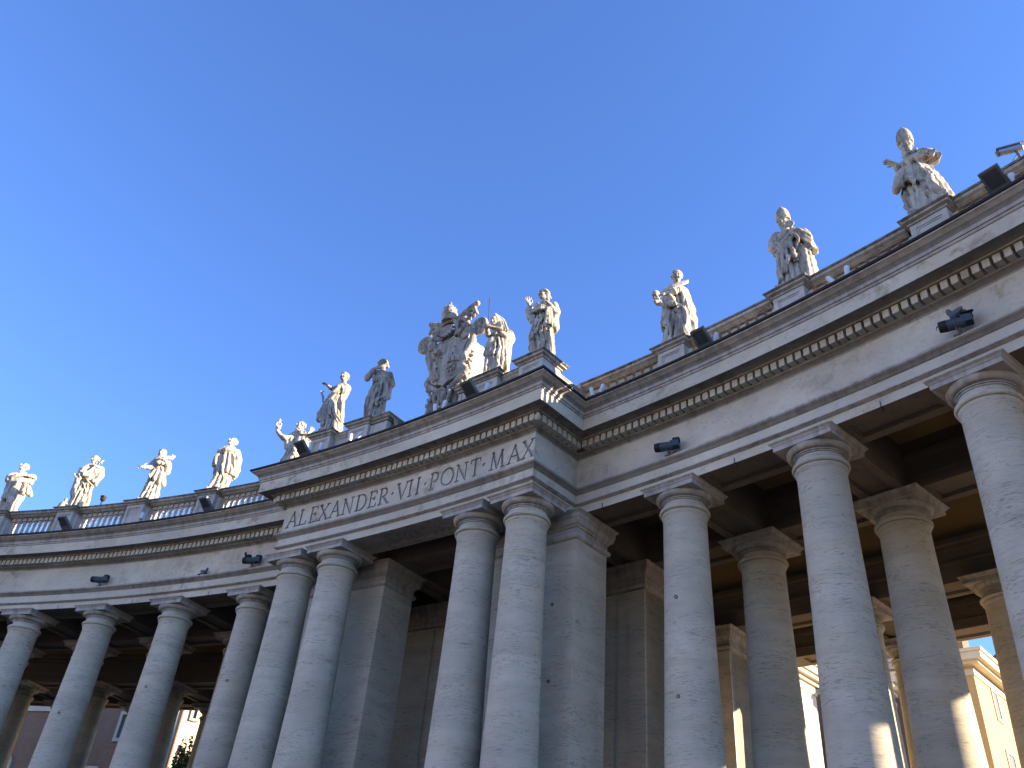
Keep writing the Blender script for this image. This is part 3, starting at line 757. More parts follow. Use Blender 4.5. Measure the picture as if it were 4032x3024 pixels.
    def mesh(s):
        D = s.D.copy(); D[0] = D[-1] = .1; D[:, 0] = D[:, -1] = .1; D[:, :, 0] = D[:, :, -1] = .1
        I = D < 0; c = [I[i:I.shape[0]-1+i, j:I.shape[1]-1+j, k:I.shape[2]-1+k] for i in (0, 1) for j in (0, 1) for k in (0, 1)]
        cnt = sum(x.astype(np.int8) for x in c); act = (cnt > 0) & (cnt < 8); ids = -np.ones(act.shape, int); ijk = np.argwhere(act); ids[act] = np.arange(len(ijk))
        acc = np.zeros((len(ijk), 3)); num = np.zeros(len(ijk)); i0, j0, k0 = ijk.T
        offs = [(i, j, k) for i in (0, 1) for j in (0, 1) for k in (0, 1)]
        for a in offs:
            for ax in range(3):
                if a[ax]: continue
                b = list(a); b[ax] = 1
                da = D[i0+a[0], j0+a[1], k0+a[2]]; db = D[i0+b[0], j0+b[1], k0+b[2]]; x = (da < 0) != (db < 0)
                t = np.where(x, da/np.where(x, da-db, 1), 0); p = np.array(a, float)[None]+t[:, None]*(np.array(b)-np.array(a))[None]
                acc += np.where(x[:, None], p, 0); num += x
        V = s.lo+s.h*(ijk+acc/num[:, None]); F = []
        for ax in range(3):
            u, v = [(1, 2), (2, 0), (0, 1)][ax]
            sl0 = [slice(None)]*3; sl1 = [slice(None)]*3; sl0[ax] = slice(0, -1); sl1[ax] = slice(1, None)
            A_, B_ = I[tuple(sl0)], I[tuple(sl1)]; e = np.argwhere(A_ != B_)
            e = e[(e[:, u] > 0) & (e[:, v] > 0) & (e[:, u] < I.shape[u]-1) & (e[:, v] < I.shape[v]-1)]
            fl = A_[tuple(e.T)]
            q = []
            for du, dv in ((1, 1), (0, 1), (0, 0), (1, 0)):
                g = e.copy(); g[:, u] -= du; g[:, v] -= dv; q.append(ids[tuple(g.T)])
            Q = np.stack(q, 1); Q[~fl] = Q[~fl][:, ::-1]; F.append(Q)
        return V, np.concatenate(F)
    def build(s, name, mats, parent, M4):
        V, F = s.mesh(); me = bpy.data.meshes.new(name); me.from_pydata(V.tolist(), [], F.tolist())
        for m_ in (mats if isinstance(mats, list) else [mats]): me.materials.append(m_)
        me.polygons.foreach_set('use_smooth', [True]*len(me.polygons)); me.update()
        o = bpy.data.objects.new(name, me); COL.objects.link(o)
        if parent: o.parent = parent
        else: o.matrix_world = M4
        return o

def head(F, c, yaw=0, pitch=0, s=1.0, hair='short', beard=0, roll=0):
    """head about .40 tall at s=1; yaw turns the face towards +x, pitch lifts it"""
    F.skip.append((c, .30*s)); cy, sy, cp, sp = math.cos(yaw), math.sin(yaw), math.cos(pitch), math.sin(pitch); cr, sr = math.cos(roll), math.sin(roll)
    def T(x, y, z):            # local: face towards -y
        x, z = cr*x+sr*z, -sr*x+cr*z
        y, z = cp*y+sp*z, -sp*y+cp*z
        x, y = cy*x-sy*y, sy*x+cy*y
        return (c[0]+s*x, c[1]+s*y, c[2]+s*z)
    e = lambda p, r, k=.02, **kw: F.ell(T(*p), [s*q for q in r], k, yaw=yaw, **kw)
    e((0, .02, .04), (.135, .165, .155)); e((0, -.045, -.07), (.10, .11, .13), .04); e((0, -.10, -.15), (.055, .05, .045), .03)
    F.cap(T(0, -.165, .02), T(0, -.205, -.055), .018*s, .030*s, .02); e((0, -.135, .05), (.105, .04, .03), .025)
    for q in (-1, 1):
        e((q*.055, -.165, .015), (.034, .032, .022), .012, op='s'); e((q*.054, -.138, .014), (.025, .022, .018), .006)
        e((q*.068, -.115, -.055), (.04, .04, .04), .03); e((q*.135, .015, -.01), (.022, .035, .05), .015)
    e((0, -.168, -.118), (.036, .02, .010), .01); e((0, -.175, -.103), (.04, .02, .006), .006, op='s')
    F.cap(T(0, .03, -.10), T(0, .06, -.30), .085*s, .10*s, .04)
    if hair == 'short':
        e((0, .05, .075), (.155, .165, .145), .012, noise=.014, nf=38)
        for q in (-1, 1): e((q*.125, .04, .0), (.035, .09, .10), .012, noise=.012, nf=40)
        for i in range(7): a = -1.2+2.4*i/6; e((.13*math.sin(a), -.09*math.cos(a)+.01, .135), (.035, .035, .03), .008)
    if hair == 'tonsure':
        for i in range(16): a = 2*PI*i/16; e((.135*math.sin(a), .03-.145*math.cos(a), .085), (.036, .036, .036), .010)
        for i in range(9): a = PI*.35+PI*1.3*i/8; e((.14*math.sin(a), .03-.15*math.cos(a), .02), (.034, .034, .05), .010)
    if hair == 'bun':
        e((0, .045, .075), (.15, .165, .14), .012, noise=.008, nf=60)
        for i in range(9): a = -1.5+3.0*i/8; e((.135*math.sin(a), -.10*math.cos(a)+.02, .125-.02*abs(a)), (.036, .04, .032), .008)
        for q in (-1, 1): F.smooth_path([T(q*.11, -.07, .10), T(q*.15, .03, .04), T(q*.09, .14, .0)], .034*s, .008)
        e((0, .215, .0), (.075, .075, .075), .012, noise=.012, nf=45); F.cap(T(0, -.06, .17), T(0, .1, .2), .03*s, .03*s, .02)
    if hair == 'curly':
        for i in range(40):
            a = 2*PI*((i*.618) % 1); z = .0+.19*((i*.37) % 1); r = math.sqrt(max(.02, 1-((z-.04)/.175)**2))
            p = (.145*r*math.sin(a), .03-.17*r*math.cos(a), z)
            if p[1] < -.07 and p[2] < .10: continue
            e(p, (.038, .038, .038), .008)
    if hair == 'long':
        e((0, .055, .08), (.155, .165, .14), .012, noise=.01, nf=50)
        for q in (-1, 1): F.smooth_path([T(q*.09, -.09, .12), T(q*.15, -.02, .02), T(q*.15, .06, -.13), T(q*.10, .12, -.26)], [.04*s, .045*s, .05*s, .03*s], .015)
    if beard:
        for i in range(10):
            q = -1+2*i/9; F.cap(T(q*.085, -.115+.05*abs(q), -.11), T(q*.055, -.135+.03*abs(q), -.17-beard*(1-.5*abs(q))), .030*s, .016*s, .010)
        F.cap(T(-.05, -.165, -.10), T(0, -.18, -.092), .014*s, .016*s, .01); F.cap(T(.05, -.165, -.10), T(0, -.18, -.092), .014*s, .016*s, .01)
    return T
def mitre(F, T, s=1.0, h=.52):
    """tall domed papal cap with a jewelled band"""
    n = 14
    for i in range(n):
        f = i/(n-1); r = .160*math.sqrt(max(.012, 1-max(0, (f-.18)/.82)**2.2)); F.ell(T(0, .015+.03*f, .09+h*f*.90), (r*s, r*s*1.06, .05*s), .03)
    F.ell(T(0, .04, .10+h*.93), (.04*s, .04*s, .05*s), .02)
    for z in (.085, .175):
        for i in range(26): a = 2*PI*i/26; F.ell(T(.162*math.sin(a), .018-.172*math.cos(a), z), (.022*s, .026*s, .014*s), .008)
    for i in range(16): a = 2*PI*i/16; F.ell(T(.164*math.sin(a), .018-.174*math.cos(a), .13), (.020*s, .020*s, .022*s), .004)
    for q in (-1, 1): F.cap(T(q*.06, .17, .05), T(q*.08, .20, -.25), .035*s, .04*s, .01)
def hand(F, w, d, up, s=1.0, curl=.3, spread=.25, thumb=1):
    """wrist w, pointing d, palm normal up; palm with five separate fingers"""
    w = np.array(w, float); d = np.array(d, float); d /= np.linalg.norm(d); up = np.array(up, float); up -= d*(up@d); up /= np.linalg.norm(up); sd = np.cross(d, up)
    F.skip.append((w+d*.1*s, .17*s)); F.cap(w-d*.03*s, w+d*.03*s, .045*s, .05*s, .02)
    for i in range(4): q = (i-1.5)*.034*s; F.cap(w+sd*q*.6+d*.02*s, w+sd*q+d*.12*s, .030*s, .026*s, .015)
    for i, L in enumerate((.105, .13, .125, .095)):
        q = (i-1.5); b = w+sd*q*.036*s+d*.125*s; v = d*math.cos(q*spread*.5)+sd*math.sin(q*spread*.5)
        k1 = b+(v*math.cos(curl*.7)-up*math.sin(curl*.7))*L*.5*s; k2 = k1+(v*math.cos(curl*1.8)-up*math.sin(curl*1.8))*L*.5*s
        F.path([b, k1, k2], [.022*s, .020*s, .016*s], .006)
    b = w+d*.035*s+sd*thumb*-.045*s; k1 = b+(d*.5-sd*thumb*.75-up*.25)*.07*s; k2 = k1+(d*.85-sd*thumb*.25-up*.3)*.06*s
    F.path([b, k1, k2], [.026*s, .023*s, .018*s], .008)
def folds_down(F, pts, r=.022, k=.012):
    for a, b in pts: F.cap(a, b, r, r*1.3, k)
def plinth(F, w=.42, d=.40, x=0): F.box((x, 0, .045), (w, d, .055), .01)
def fld(lo=(-.85, -.75, -.02), hi=(.85, .65, 3.2), h=.0165): return Fld(lo, hi, h)
STAT = 'stone saints along the balustrade'
CLN = [0]
def place(F, name, rr, th, label, m, parts=(), dz=17.13, cloth=(1.0, .042, 9)):
    """root mesh stands on its pedestal, turned so that the modelled front meets the camera's direction"""
    CLN[0] += 1; F.cloth(CLN[0], cloth[0]*(1 if CLN[0] % 2 else -1), cloth[1], cloth[2])
    x, y, _ = pol(rr, th); a = math.atan2(CAMP[1]-y, CAMP[0]-x); rot = a+PI/2
    M4 = Matrix.Translation((x, y, dz)) @ Matrix.Rotation(rot, 4, 'Z')
    o = F.build(name, m, None, M4); ORIG[o.name] = Vector((x, y, dz))
    tag(o, label, 'statue', STAT)
    for nm, G in parts: G.build(nm, m, o, None)
    return o
# ================================================================ thirteen saints (x = viewer's right, -y = towards the viewer, z from the pedestal top)
def body(F, sec, folds, seed=0): F.loft(sec, .03, folds, .02, seed=seed)

def s_g():      # right end: pope with mitre, sleeve raised on the right, cloak swept to the right
    F = fld((-.95, -.75, -.02), (.85, .65, 3.2))
    plinth(F, .5, .42)
    body(F, [(.08, -.05, 0, .36, .36), (.5, -.10, 0, .40, .36), (1.0, -.16, 0, .40, .33), (1.5, -.18, 0, .34, .29), (1.8, -.14, 0, .32, .27), (2.15, -.06, .02, .36, .25), (2.32, -.08, .03, .20, .18)],
         [(15, 3, 0, .05, .1, 1.2), (9, -5, 1, .03, 1.2, 2.0)], 3)
    F.fan([(-.05, -.2, 1.75), (.02, -.12, 1.78), (.08, -.02, 1.8), (.1, .1, 1.8)], [(.12, -.34, .65), (.26, -.26, .35), (.40, -.12, .3), (.44, .08, .2)], .09, .15, .03, bow=(.04, -.05, 0))
    F.ell((.24, .02, 2.12), (.21, .22, .25), .05); F.ell((.30, -.04, 1.98), (.19, .22, .14), .05, noise=.01)
    for i in range(4): F.smooth_path([(.05, -.24, 2.22-.07*i), (.26, -.27, 2.12-.08*i), (.42, -.12, 1.98-.03*i), (.46, .08, 2.05)], .030, .012)
    F.smooth_path([(.16, -.2, 2.05), (-.05, -.30, 1.92), (-.27, -.34, 1.84)], [.11, .09, .07], .04); F.ell((-.29, -.33, 1.78), (.12, .10, .10), .02, noise=.02)
    F.smooth_path([(-.34, .02, 2.10), (-.44, -.10, 1.88), (-.50, -.24, 1.95)], [.12, .10, .07], .04); hand(F, (-.52, -.28, 1.98), (-.75, -.4, .35), (.3, 0, 1), 1.1, .1, .5, -1)
    F.fan([(-.30, -.28, 1.72), (-.36, -.26, 1.72), (-.42, -.22, 1.7), (-.46, -.15, 1.7)], [(-.34, -.42, 1.18), (-.48, -.40, 1.12), (-.60, -.34, 1.10), (-.64, -.2, 1.15)], .05, .10, .012, bow=(-.03, -.04, 0))
    F.fan([(-.28, -.30, 1.7), (-.22, -.30, 1.7), (-.16, -.28, 1.7)], [(-.30, -.40, 1.15), (-.16, -.40, 1.02), (-.02, -.36, .95)], .05, .09, .012)
    F.cap((-.38, -.38, 1.05), (-.20, -.38, 1.02), .06, .05, .02, 's')
    F.fan([(-.2, -.3, 1.0), (-.1, -.3, 1.0), (.02, -.28, .95), (-.3, -.28, 1.0)], [(-.22, -.36, .10), (-.1, -.36, .1), (.06, -.34, .1), (-.34, -.3, .1)], .05, .08, .01)
    for a_, b_, r_ in (((-.22, -.40, 1.72), (.34, -.36, 1.80), .035), ((-.24, -.44, 1.62), (-.38, -.46, 1.2), .03), ((-.1, -.42, 1.55), (.14, -.44, .85), .035), ((.10, -.38, 1.5), (.34, -.36, .6), .03), ((.05, -.36, 2.14), (.36, -.32, 1.98), .03), ((.0, -.38, .7), (.02, -.42, .2), .035), ((-.16, -.42, .9), (-.18, -.44, .2), .035), ((-.28, -.40, 1.02), (.02, -.42, .92), .045)):
        F.cap(a_, b_, r_, r_*1.25, .02, 's')
    F.cap((-.38, -.34, .12), (-.42, -.42, .14), .09, .06, .03)
    F.smooth_path([(-.30, -.1, 2.33), (-.17, -.22, 2.22), (.02, -.2, 2.3)], .05, .02)
    F.cap((-.12, -.02, 2.2), (-.16, -.05, 2.5), .13, .10, .04); T = head(F, (-.17, -.08, 2.68), .12, -.22, 1.10, 'none', .02); G = fld((-.6, -.5, 2.4), (.4, .5, 3.45)); mitre(G, T, 1.10, .46)
    place(F, 'stone_statue', R+.05, wing_th(3), 'stone pope statue in a tall mitre with a bulging raised sleeve, rightmost of all', M['statue'], [('mitre', G)], cloth=(1.5, .055, 11))
def s_f():      # bearded pope holding a disc to his chest
    F = fld((-.8, -.7, -.02), (.95, .65, 3.25)); plinth(F, .5, .42)
    body(F, [(.08, .06, 0, .44, .36), (.5, .05, 0, .42, .35), (1.0, .04, 0, .42, .33), (1.5, .05, 0, .43, .32), (1.9, .07, 0, .42, .28), (2.18, .08, .02, .36, .24), (2.34, .02, .03, .18, .17)],
         [(17, 2, 0, .045, .1, 1.1), (10, 4, 2, .03, 1.1, 1.8)], 1)
    F.smooth_path([(-.28, 0, 2.2), (-.40, -.02, 1.85), (-.36, -.16, 1.62)], [.15, .16, .13], .04); F.smooth_path([(-.34, -.16, 1.66), (-.15, -.34, 1.86), (.02, -.36, 2.12)], [.11, .10, .07], .03)
    F.ell((-.27, -.33, 1.76), (.10, .06, .10), .02, op='s')
    hand(F, (.0, -.37, 2.10), (.5, -.1, .9), (.2, -1, .2), 1.1, .5, .2, -1)
    F.smooth_path([(-.42, -.1, 1.55), (-.2, -.34, 1.55), (.05, -.36, 1.85), (.2, -.32, 2.05)], .06, .015); F.smooth_path([(-.40, -.06, 1.46), (-.15, -.36, 1.4), (.1, -.38, 1.7), (.22, -.33, 1.95)], .05, .012)
    F.smooth_path([(.42, 0, 2.15), (.50, -.1, 1.8), (.42, -.28, 1.85), (.28, -.34, 1.98)], [.15, .14, .10, .07], .04); hand(F, (.30, -.36, 1.96), (-.8, -.3, .25), (0, -1, .4), 1.0, .8, .1, 1)
    for i in range(4): F.smooth_path([(.20, -.36, 2.0-.05*i), (.40, -.34, 1.80-.08*i), (.58, -.24, 1.55-.06*i), (.70, -.05, 1.36-.03*i)], .045, .012)
    F.ell((.64, -.1, 1.36), (.11, .16, .10), .03)
    F.smooth_path([(.16, -.37, 2.0), (.10, -.42, 1.85), (.22, -.42, 1.72), (.26, -.40, 1.55), (.20, -.40, 1.35), (.14, -.38, 1.22)], [.04, .045, .05, .05, .04, .03], .008)
    F.fan([(.06, -.33, 1.75), (-.05, -.33, 1.7), (-.15, -.32, 1.65), (-.25, -.3, 1.6)], [(.1, -.4, .95), (-.05, -.4, .75), (-.2, -.38, .55), (-.32, -.3, .4)], .05, .075, .012, bow=(-.03, -.03, 0))
    F.box((.12, -.38, .95), (.085, .03, .14), .01); F.cap((.27, -.42, 1.4), (.30, -.40, .2), .045, .05, .02, 's'); F.cap((-.05, -.4, .9), (.0, -.42, .45), .05, .06, .02, 's')
    F.fan([(.36, -.26, 1.4), (.46, -.16, 1.4), (.5, 0, 1.4)], [(.38, -.36, .1), (.5, -.24, .1), (.58, 0, .1)], .07, .10, .02)
    F.cap((.0, 0, 2.2), (-.03, -.04, 2.45), .13, .11, .04); T = head(F, (-.04, -.08, 2.60), -.30, -.25, 1.08, 'none', .13); G = fld((-.6, -.5, 2.4), (.4, .5, 3.4)); mitre(G, T, 1.08, .42)
    Dk = fld((-.2, -.7, 1.8), (.4, -.1, 2.5)); Dk.ell((.10, -.47, 2.16), (.13, .045, .13), 0); Dk.ell((.10, -.52, 2.16), (.10, .03, .095), .01, op='s')
    place(F, 'stone_statue', R+.05, wing_th(2), 'bearded stone pope in a mitre holding a round disc to his chest', M['statue'], [('mitre', G), ('disc', Dk)])
def s_e():      # martyr with palm and severed head, long cape
    F = fld((-.9, -.7, -.02), (.75, .65, 3.2)); plinth(F, .45, .42, 0)
    body(F, [(.08, -.02, 0, .40, .36), (.5, -.02, .02, .40, .36), (1.0, -.04, .02, .38, .33), (1.6, -.03, .02, .35, .29), (2.0, -.04, .02, .34, .26), (2.25, -.04, .03, .32, .22), (2.42, .0, .03, .17, .15)],
         [(15, 2, 1, .055, .1, .95), (9, 0, 0, .02, 1.0, 2.0)], 5)
    F.fan([(.24, .02, 2.3), (.27, .1, 2.3), (.2, .2, 2.28), (.05, .24, 2.3)], [(.36, -.10, .12), (.42, .08, .1), (.36, .26, .1), (.1, .34, .1)], .10, .16, .04, bow=(.09, .04, 0))
    F.fan([(.22, -.18, 2.1), (.25, -.14, 2.1)], [(.20, -.34, .75), (.26, -.28, .70)], .05, .09, .015, bow=(.05, -.03, 0)); F.smooth_path([(.16, -.26, 2.0), (.20, -.34, 1.5), (.22, -.38, 1.0), (.14, -.38, .72)], [.04, .05, .06, .04], .01)
    F.smooth_path([(-.30, .02, 2.28), (-.36, .0, 1.9), (-.34, .0, 1.4), (-.38, -.02, .8)], [.10, .11, .11, .10], .04)
    F.smooth_path([(.22, -.05, 2.22), (.10, -.26, 2.12), (-.12, -.36, 1.95), (-.33, -.42, 1.86)], [.13, .12, .10, .065], .03)
    for i in range(4): F.cap((-.02-.07*i, -.47+.02*i, 2.12-.05*i), (-.0-.07*i, -.33, 1.93-.05*i), .022, .022, .01)
    hand(F, (-.36, -.44, 1.84), (-.8, -.3, -.45), (-.3, -.6, .8), 1.1, .6, .25, 1)
    F.ell((-.17, -.36, 1.66), (.15, .10, .17), .02); F.ell((-.17, -.42, 1.45), (.16, .10, .12), .02); F.cap((-.30, -.46, 1.53), (-.05, -.46, 1.56), .035, .04, .01, 's')
    F.smooth_path([(-.02, -.34, 1.5), (.08, -.36, 1.38), (-.06, -.38, 1.25), (.05, -.36, 1.15)], [.05, .05, .05, .04], .01)
    F.fan([(-.1, -.3, 1.25), (-.0, -.3, 1.15), (.08, -.3, 1.1), (-.22, -.28, 1.2), (.14, -.28, 1.0)], [(-.24, -.38, .10), (-.10, -.40, .1), (.05, -.38, .1), (-.38, -.30, .1), (.16, -.36, .1)], .035, .06, .008)
    F.fan([(-.32, -.2, 1.4), (-.26, -.25, 1.4)], [(-.44, -.26, .85), (-.36, -.32, .75)], .07, .09, .02)
    for x in (-.16, -.02, .11): F.cap((x+.02, -.40, .95), (x-.02, -.44, .2), .028, .034, .015, 's')
    F.cap((-.34, -.30, .12), (-.42, -.36, .13), .08, .06, .03)
    F.smooth_path([(-.2, -.16, 2.42), (-.07, -.22, 2.34), (.12, -.16, 2.40)], .045, .012)
    F.cap((.0, 0, 2.3), (.02, -.05, 2.5), .13, .11, .04); head(F, (.03, -.09, 2.78), .05, -.22, 1.10, 'curly', .0)
    F.box((.22, -.20, 1.22), (.22, .045, 1.08), .05, axes=((.80, .60, 0), (.60, -.80, .16), (-.10, .14, 1)), rnd=.04)
    H = fld((-.95, -.75, 1.15), (-.25, -.15, 2.15)); T = head(H, (-.60, -.50, 1.74), -.5, -.75, .85, 'none', .12); H.cap((-.5, -.47, 1.52), (-.62, -.55, 1.45), .06, .06, .03)
    hand(H, (-.44, -.46, 1.40), (-.7, -.2, .75), (.3, .9, .1), 1.05, .5, .3, -1)
    P = fld((-.7, -.75, 1.75), (.55, -.1, 2.85)); 
    for i in range(5): q = (i-2)*.035; P.smooth_path([(-.46, -.44, 1.90), (-.1, -.42+q*.3, 2.12+q), (.36, -.26+q*.3, 2.44+q*.9)], [.03, .042, .026], .006)
    place(F, 'stone_statue', R+.05, wing_th(1), 'stone martyr in a sunlit cape with a long palm frond, cradling a severed head', M['statue'], [('severed_head', H), ('palm_frond', P)])
def s_p4():     # woman with flask, hand raised
    F = fld((-.75, -.7, -.02), (.75, .7, 3.15)); plinth(F, .40, .36); F.cap((.30, .25, .12), (.52, .30, .06), .16, .14, .05)
    body(F, [(.08, .08, .04, .34, .32), (.5, .04, .03, .36, .32), (1.0, -.02, .02, .37, .31), (1.4, -.0, .02, .33, .28), (1.75, .04, .02, .29, .24), (2.1, .06, .02, .30, .22), (2.34, .05, .03, .26, .18), (2.46, .03, .04, .12, .12)],
         [(13, 6, 0, .045, .1, 1.75), (9, -4, 1, .03, 1.9, 2.3)], 2)
    F.fan([(.1, -.26, 1.8), (0, -.27, 1.78), (-.1, -.26, 1.75)], [(-.22, -.34, .9), (-.32, -.26, .75), (-.36, -.1, .85)], .03, .05, .012, bow=(-.05, -.04, 0))
    F.smooth_path([(-.40, -.22, 1.84), (-.15, -.36, 1.95), (.05, -.34, 2.0), (.18, -.28, 2.02)], .07, .015); F.smooth_path([(-.42, -.2, 1.78), (-.15, -.37, 1.84), (.06, -.35, 1.88)], .055, .012); F.smooth_path([(-.2, -.28, 2.1), (0, -.32, 2.05), (.15, -.28, 2.1)], .04, .01)
    F.smooth_path([(-.20, -.02, 2.26), (-.36, -.06, 1.98), (-.46, -.20, 2.02)], [.11, .10, .07], .04); hand(F, (-.48, -.24, 2.10), (-.25, -.2, 1), (-.3, .9, .3), 1.1, .1, .6, 1)
    F.fan([(-.38, -.12, 1.9), (-.44, -.14, 1.9), (-.48, -.18, 1.9)], [(-.26, -.16, 1.5), (-.36, -.18, 1.46), (-.44, -.2, 1.56)], .07, .08, .015)
    F.smooth_path([(.32, .0, 2.34), (.40, -.06, 1.95), (.26, -.28, 1.98), (.15, -.36, 2.06)], [.12, .12, .09, .06], .04); hand(F, (.16, -.38, 2.05), (-.6, -.4, .45), (0, -.6, .8), 1.05, .8, .2, -1)
    F.fan([(.40, -.06, 2.1), (.43, .02, 2.1), (.40, .1, 2.1)], [(.32, -.14, 1.45), (.40, -.02, 1.36), (.42, .1, 1.5)], .07, .10, .015)
    F.fan([(.10, -.36, 1.95), (.16, -.36, 1.95), (.22, -.34, 1.9)], [(.08, -.42, 1.15), (.17, -.42, 1.08), (.26, -.38, 1.2)], .045, .065, .008); F.cap((.12, -.44, 1.12), (.22, -.42, 1.18), .04, .04, .01, 's')
    F.cap((.03, -.36, 1.7), (.02, -.40, .7), .03, .045, .015, 's'); F.cap((-.05, -.36, .62), (.08, -.38, .60), .05, .05, .02, 's')
    F.fan([(-.02, -.28, .7), (.08, -.28, .7), (.2, -.28, 1.1)], [(-.06, -.32, .1), (.06, -.34, .1), (.2, -.34, .1)], .04, .06, .01)
    head(F, (-.04, -.02, 2.74), -.95, -.02, 1.05, 'bun')
    K = fld((-.15, -.7, 1.95), (.3, -.2, 2.6)); K.ell((.09, -.45, 2.18), (.07, .07, .09), .01); K.cap((.09, -.45, 2.24), (.08, -.45, 2.38), .035, .045, .02)
    place(F, 'stone_statue', RP+.05, AL2, 'stone woman with a bun, a raised open hand and a flask, on the corner pedestal', M['statue'], [('flask', K)])
def s_p3():     # hooded nun reading
    F = fld((-.8, -.7, -.02), (.65, .65, 2.85)); plinth(F, .42, .4)
    body(F, [(.08, .02, 0, .36, .34), (.5, .02, .0, .36, .33), (1.0, .02, 0, .35, .32), (1.5, .04, .02, .34, .30), (1.85, .08, .05, .34, .28), (2.1, .03, .06, .30, .25), (2.3, -.08, .03, .22, .20), (2.45, -.16, 0, .18, .18)],
         [(13, 3, 1, .05, .1, 1.6), (9, 5, 2, .02, 1.6, 2.2)], 4)
    F.ell((-.22, -.02, 2.44), (.165, .19, .22), .04); F.ell((-.27, -.19, 2.40), (.085, .07, .12), .02, op='s'); 
    for i in range(3): F.smooth_path([(-.25, -.13, 2.64-.02*i), (-.10+.05*i, -.10, 2.50), (-.03+.08*i, -.16, 2.2), (.05+.08*i, -.2, 1.9)], .04, .012)
    head(F, (-.255, -.07, 2.38), -.45, -.35, .92, 'none')
    F.smooth_path([(.28, .05, 2.02), (.34, -.06, 1.72), (.12, -.28, 1.68), (-.08, -.40, 1.74)], [.14, .13, .10, .06], .04); F.ell((.18, -.22, 1.58), (.13, .12, .14), .04); hand(F, (-.08, -.42, 1.76), (-.85, -.3, .1), (0, -.3, 1), 1.0, .5, .2, 1)
    F.smooth_path([(-.25, .0, 2.0), (-.40, -.1, 1.78), (-.46, -.34, 1.80)], [.12, .10, .06], .04); hand(F, (-.47, -.36, 1.80), (.1, -.9, .3), (0, 0, 1), 1.0, .3, .3, -1)
    F.fan([(-.05, -.3, 1.5), (.06, -.3, 1.5), (.15, -.28, 1.5), (-.18, -.28, 1.5)], [(.0, -.36, .3), (.14, -.34, .2), (.26, -.28, .2), (-.16, -.36, .85)], .05, .07, .012, bow=(.03, -.04, 0))
    F.fan([(-.34, -.22, 1.5), (-.28, -.26, 1.5), (-.22, -.28, 1.5)], [(-.42, -.28, .82), (-.36, -.32, .75), (-.28, -.34, .8)], .05, .075, .012); F.cap((-.2, -.4, 1.3), (-.22, -.42, .8), .035, .05, .02, 's')
    F.box((-.12, -.20, .38), (.16, .18, .34), .03); F.smooth_path([(-.33, -.3, .75), (-.36, -.32, .3), (-.34, -.3, .12)], [.06, .07, .07], .02)
    B = fld((-.75, -.8, 1.55), (.15, -.25, 2.0)); B.box((-.26, -.50, 1.77), (.25, .10, .035), 0, axes=((1, .1, -.08), (-.1, 1, .35), (.08, -.35, 1))); B.box((-.05, -.52, 1.73), (.11, .03, .06), .005)
    place(F, 'stone_statue', RP+.05, AL1, 'hooded stone nun bending over an open book beside the coat of arms', M['statue'], [('book', B)])
def s_p2():     # woman, arms crossed at waist, face in profile
    F = fld((-.65, -.65, -.02), (.8, .65, 3.15)); plinth(F, .42, .4, .1)
    body(F, [(.08, .12, .02, .34, .32), (.5, .12, .02, .34, .32), (1.0, .10, .02, .35, .31), (1.45, .12, .02, .34, .29), (1.8, .16, .02, .29, .24), (2.1, .16, .02, .28, .22), (2.38, .14, .03, .28, .19), (2.5, .1, .04, .12, .12)],
         [(13, 5, 0, .045, .1, 1.8), (10, -7, 1, .035, 1.95, 2.4)], 6)
    F.smooth_path([(-.12, -.02, 2.34), (-.34, -.05, 2.12), (-.38, -.08, 1.94)], [.11, .11, .10], .04); F.smooth_path([(-.36, -.1, 1.95), (-.28, -.24, 2.2), (-.14, -.28, 2.35)], [.09, .07, .05], .03); hand(F, (-.14, -.29, 2.35), (.8, -.1, .25), (0, -1, .2), 1.0, .7, .2, 1)
    F.smooth_path([(.38, .0, 2.38), (.50, -.0, 2.0), (.36, -.24, 1.98), (.18, -.32, 2.02)], [.12, .12, .09, .05], .04); hand(F, (.22, -.34, 2.02), (-.9, -.1, -.15), (0, -1, .3), 1.05, .4, .3, 1)
    for i in range(5): F.smooth_path([(-.16, -.22, 2.02-.05*i), (.05, -.32, 2.08-.06*i), (.28, -.30, 2.02-.03*i), (.44, -.12, 2.05)], .040, .010)
    for i in range(4): F.smooth_path([(-.08, -.2, 2.32-.05*i), (.15, -.26, 2.24-.05*i), (.40, -.16, 2.36-.08*i)], .028, .010)
    F.fan([(.45, .0, 2.0), (.5, .1, 2.0), (.42, .16, 2.0)], [(.42, -.02, 1.45), (.5, .08, 1.4), (.44, .18, 1.45)], .08, .07, .02)
    F.fan([(.30, -.28, 1.95), (.24, -.3, 1.95), (.16, -.3, 1.95), (.06, -.3, 1.9)], [(.42, -.24, 1.1), (.30, -.34, .95), (.12, -.36, .75), (-.08, -.34, .5)], .045, .065, .010, bow=(.02, -.03, 0))
    F.smooth_path([(.30, -.38, 1.15), (.34, -.36, 1.0), (.22, -.40, .9), (.30, -.38, .75), (.36, -.34, .7)], [.05, .06, .05, .05, .04], .01)
    F.cap((.23, -.36, 1.7), (.20, -.42, .95), .028, .045, .015, 's'); F.cap((.28, -.4, 1.06), (.36, -.38, .9), .035, .04, .01, 's')
    F.fan([(0, -.3, .8), (.1, -.3, .75), (.26, -.3, .8), (.36, -.26, .9)], [(-.06, -.34, .1), (.08, -.36, .1), (.26, -.36, .1), (.38, -.28, .1)], .04, .055, .008)
    for x in (.02, .17, .31): F.cap((x, -.38, .6), (x, -.42, .15), .025, .03, .015, 's')
    head(F, (.06, -.02, 2.77), -1.05, .0, 1.03, 'bun')
    place(F, 'stone_statue', RP+.05, -AL1, 'grey stone woman looking left in profile with knotted drapery, left of the coat of arms', M['statue_dark'])
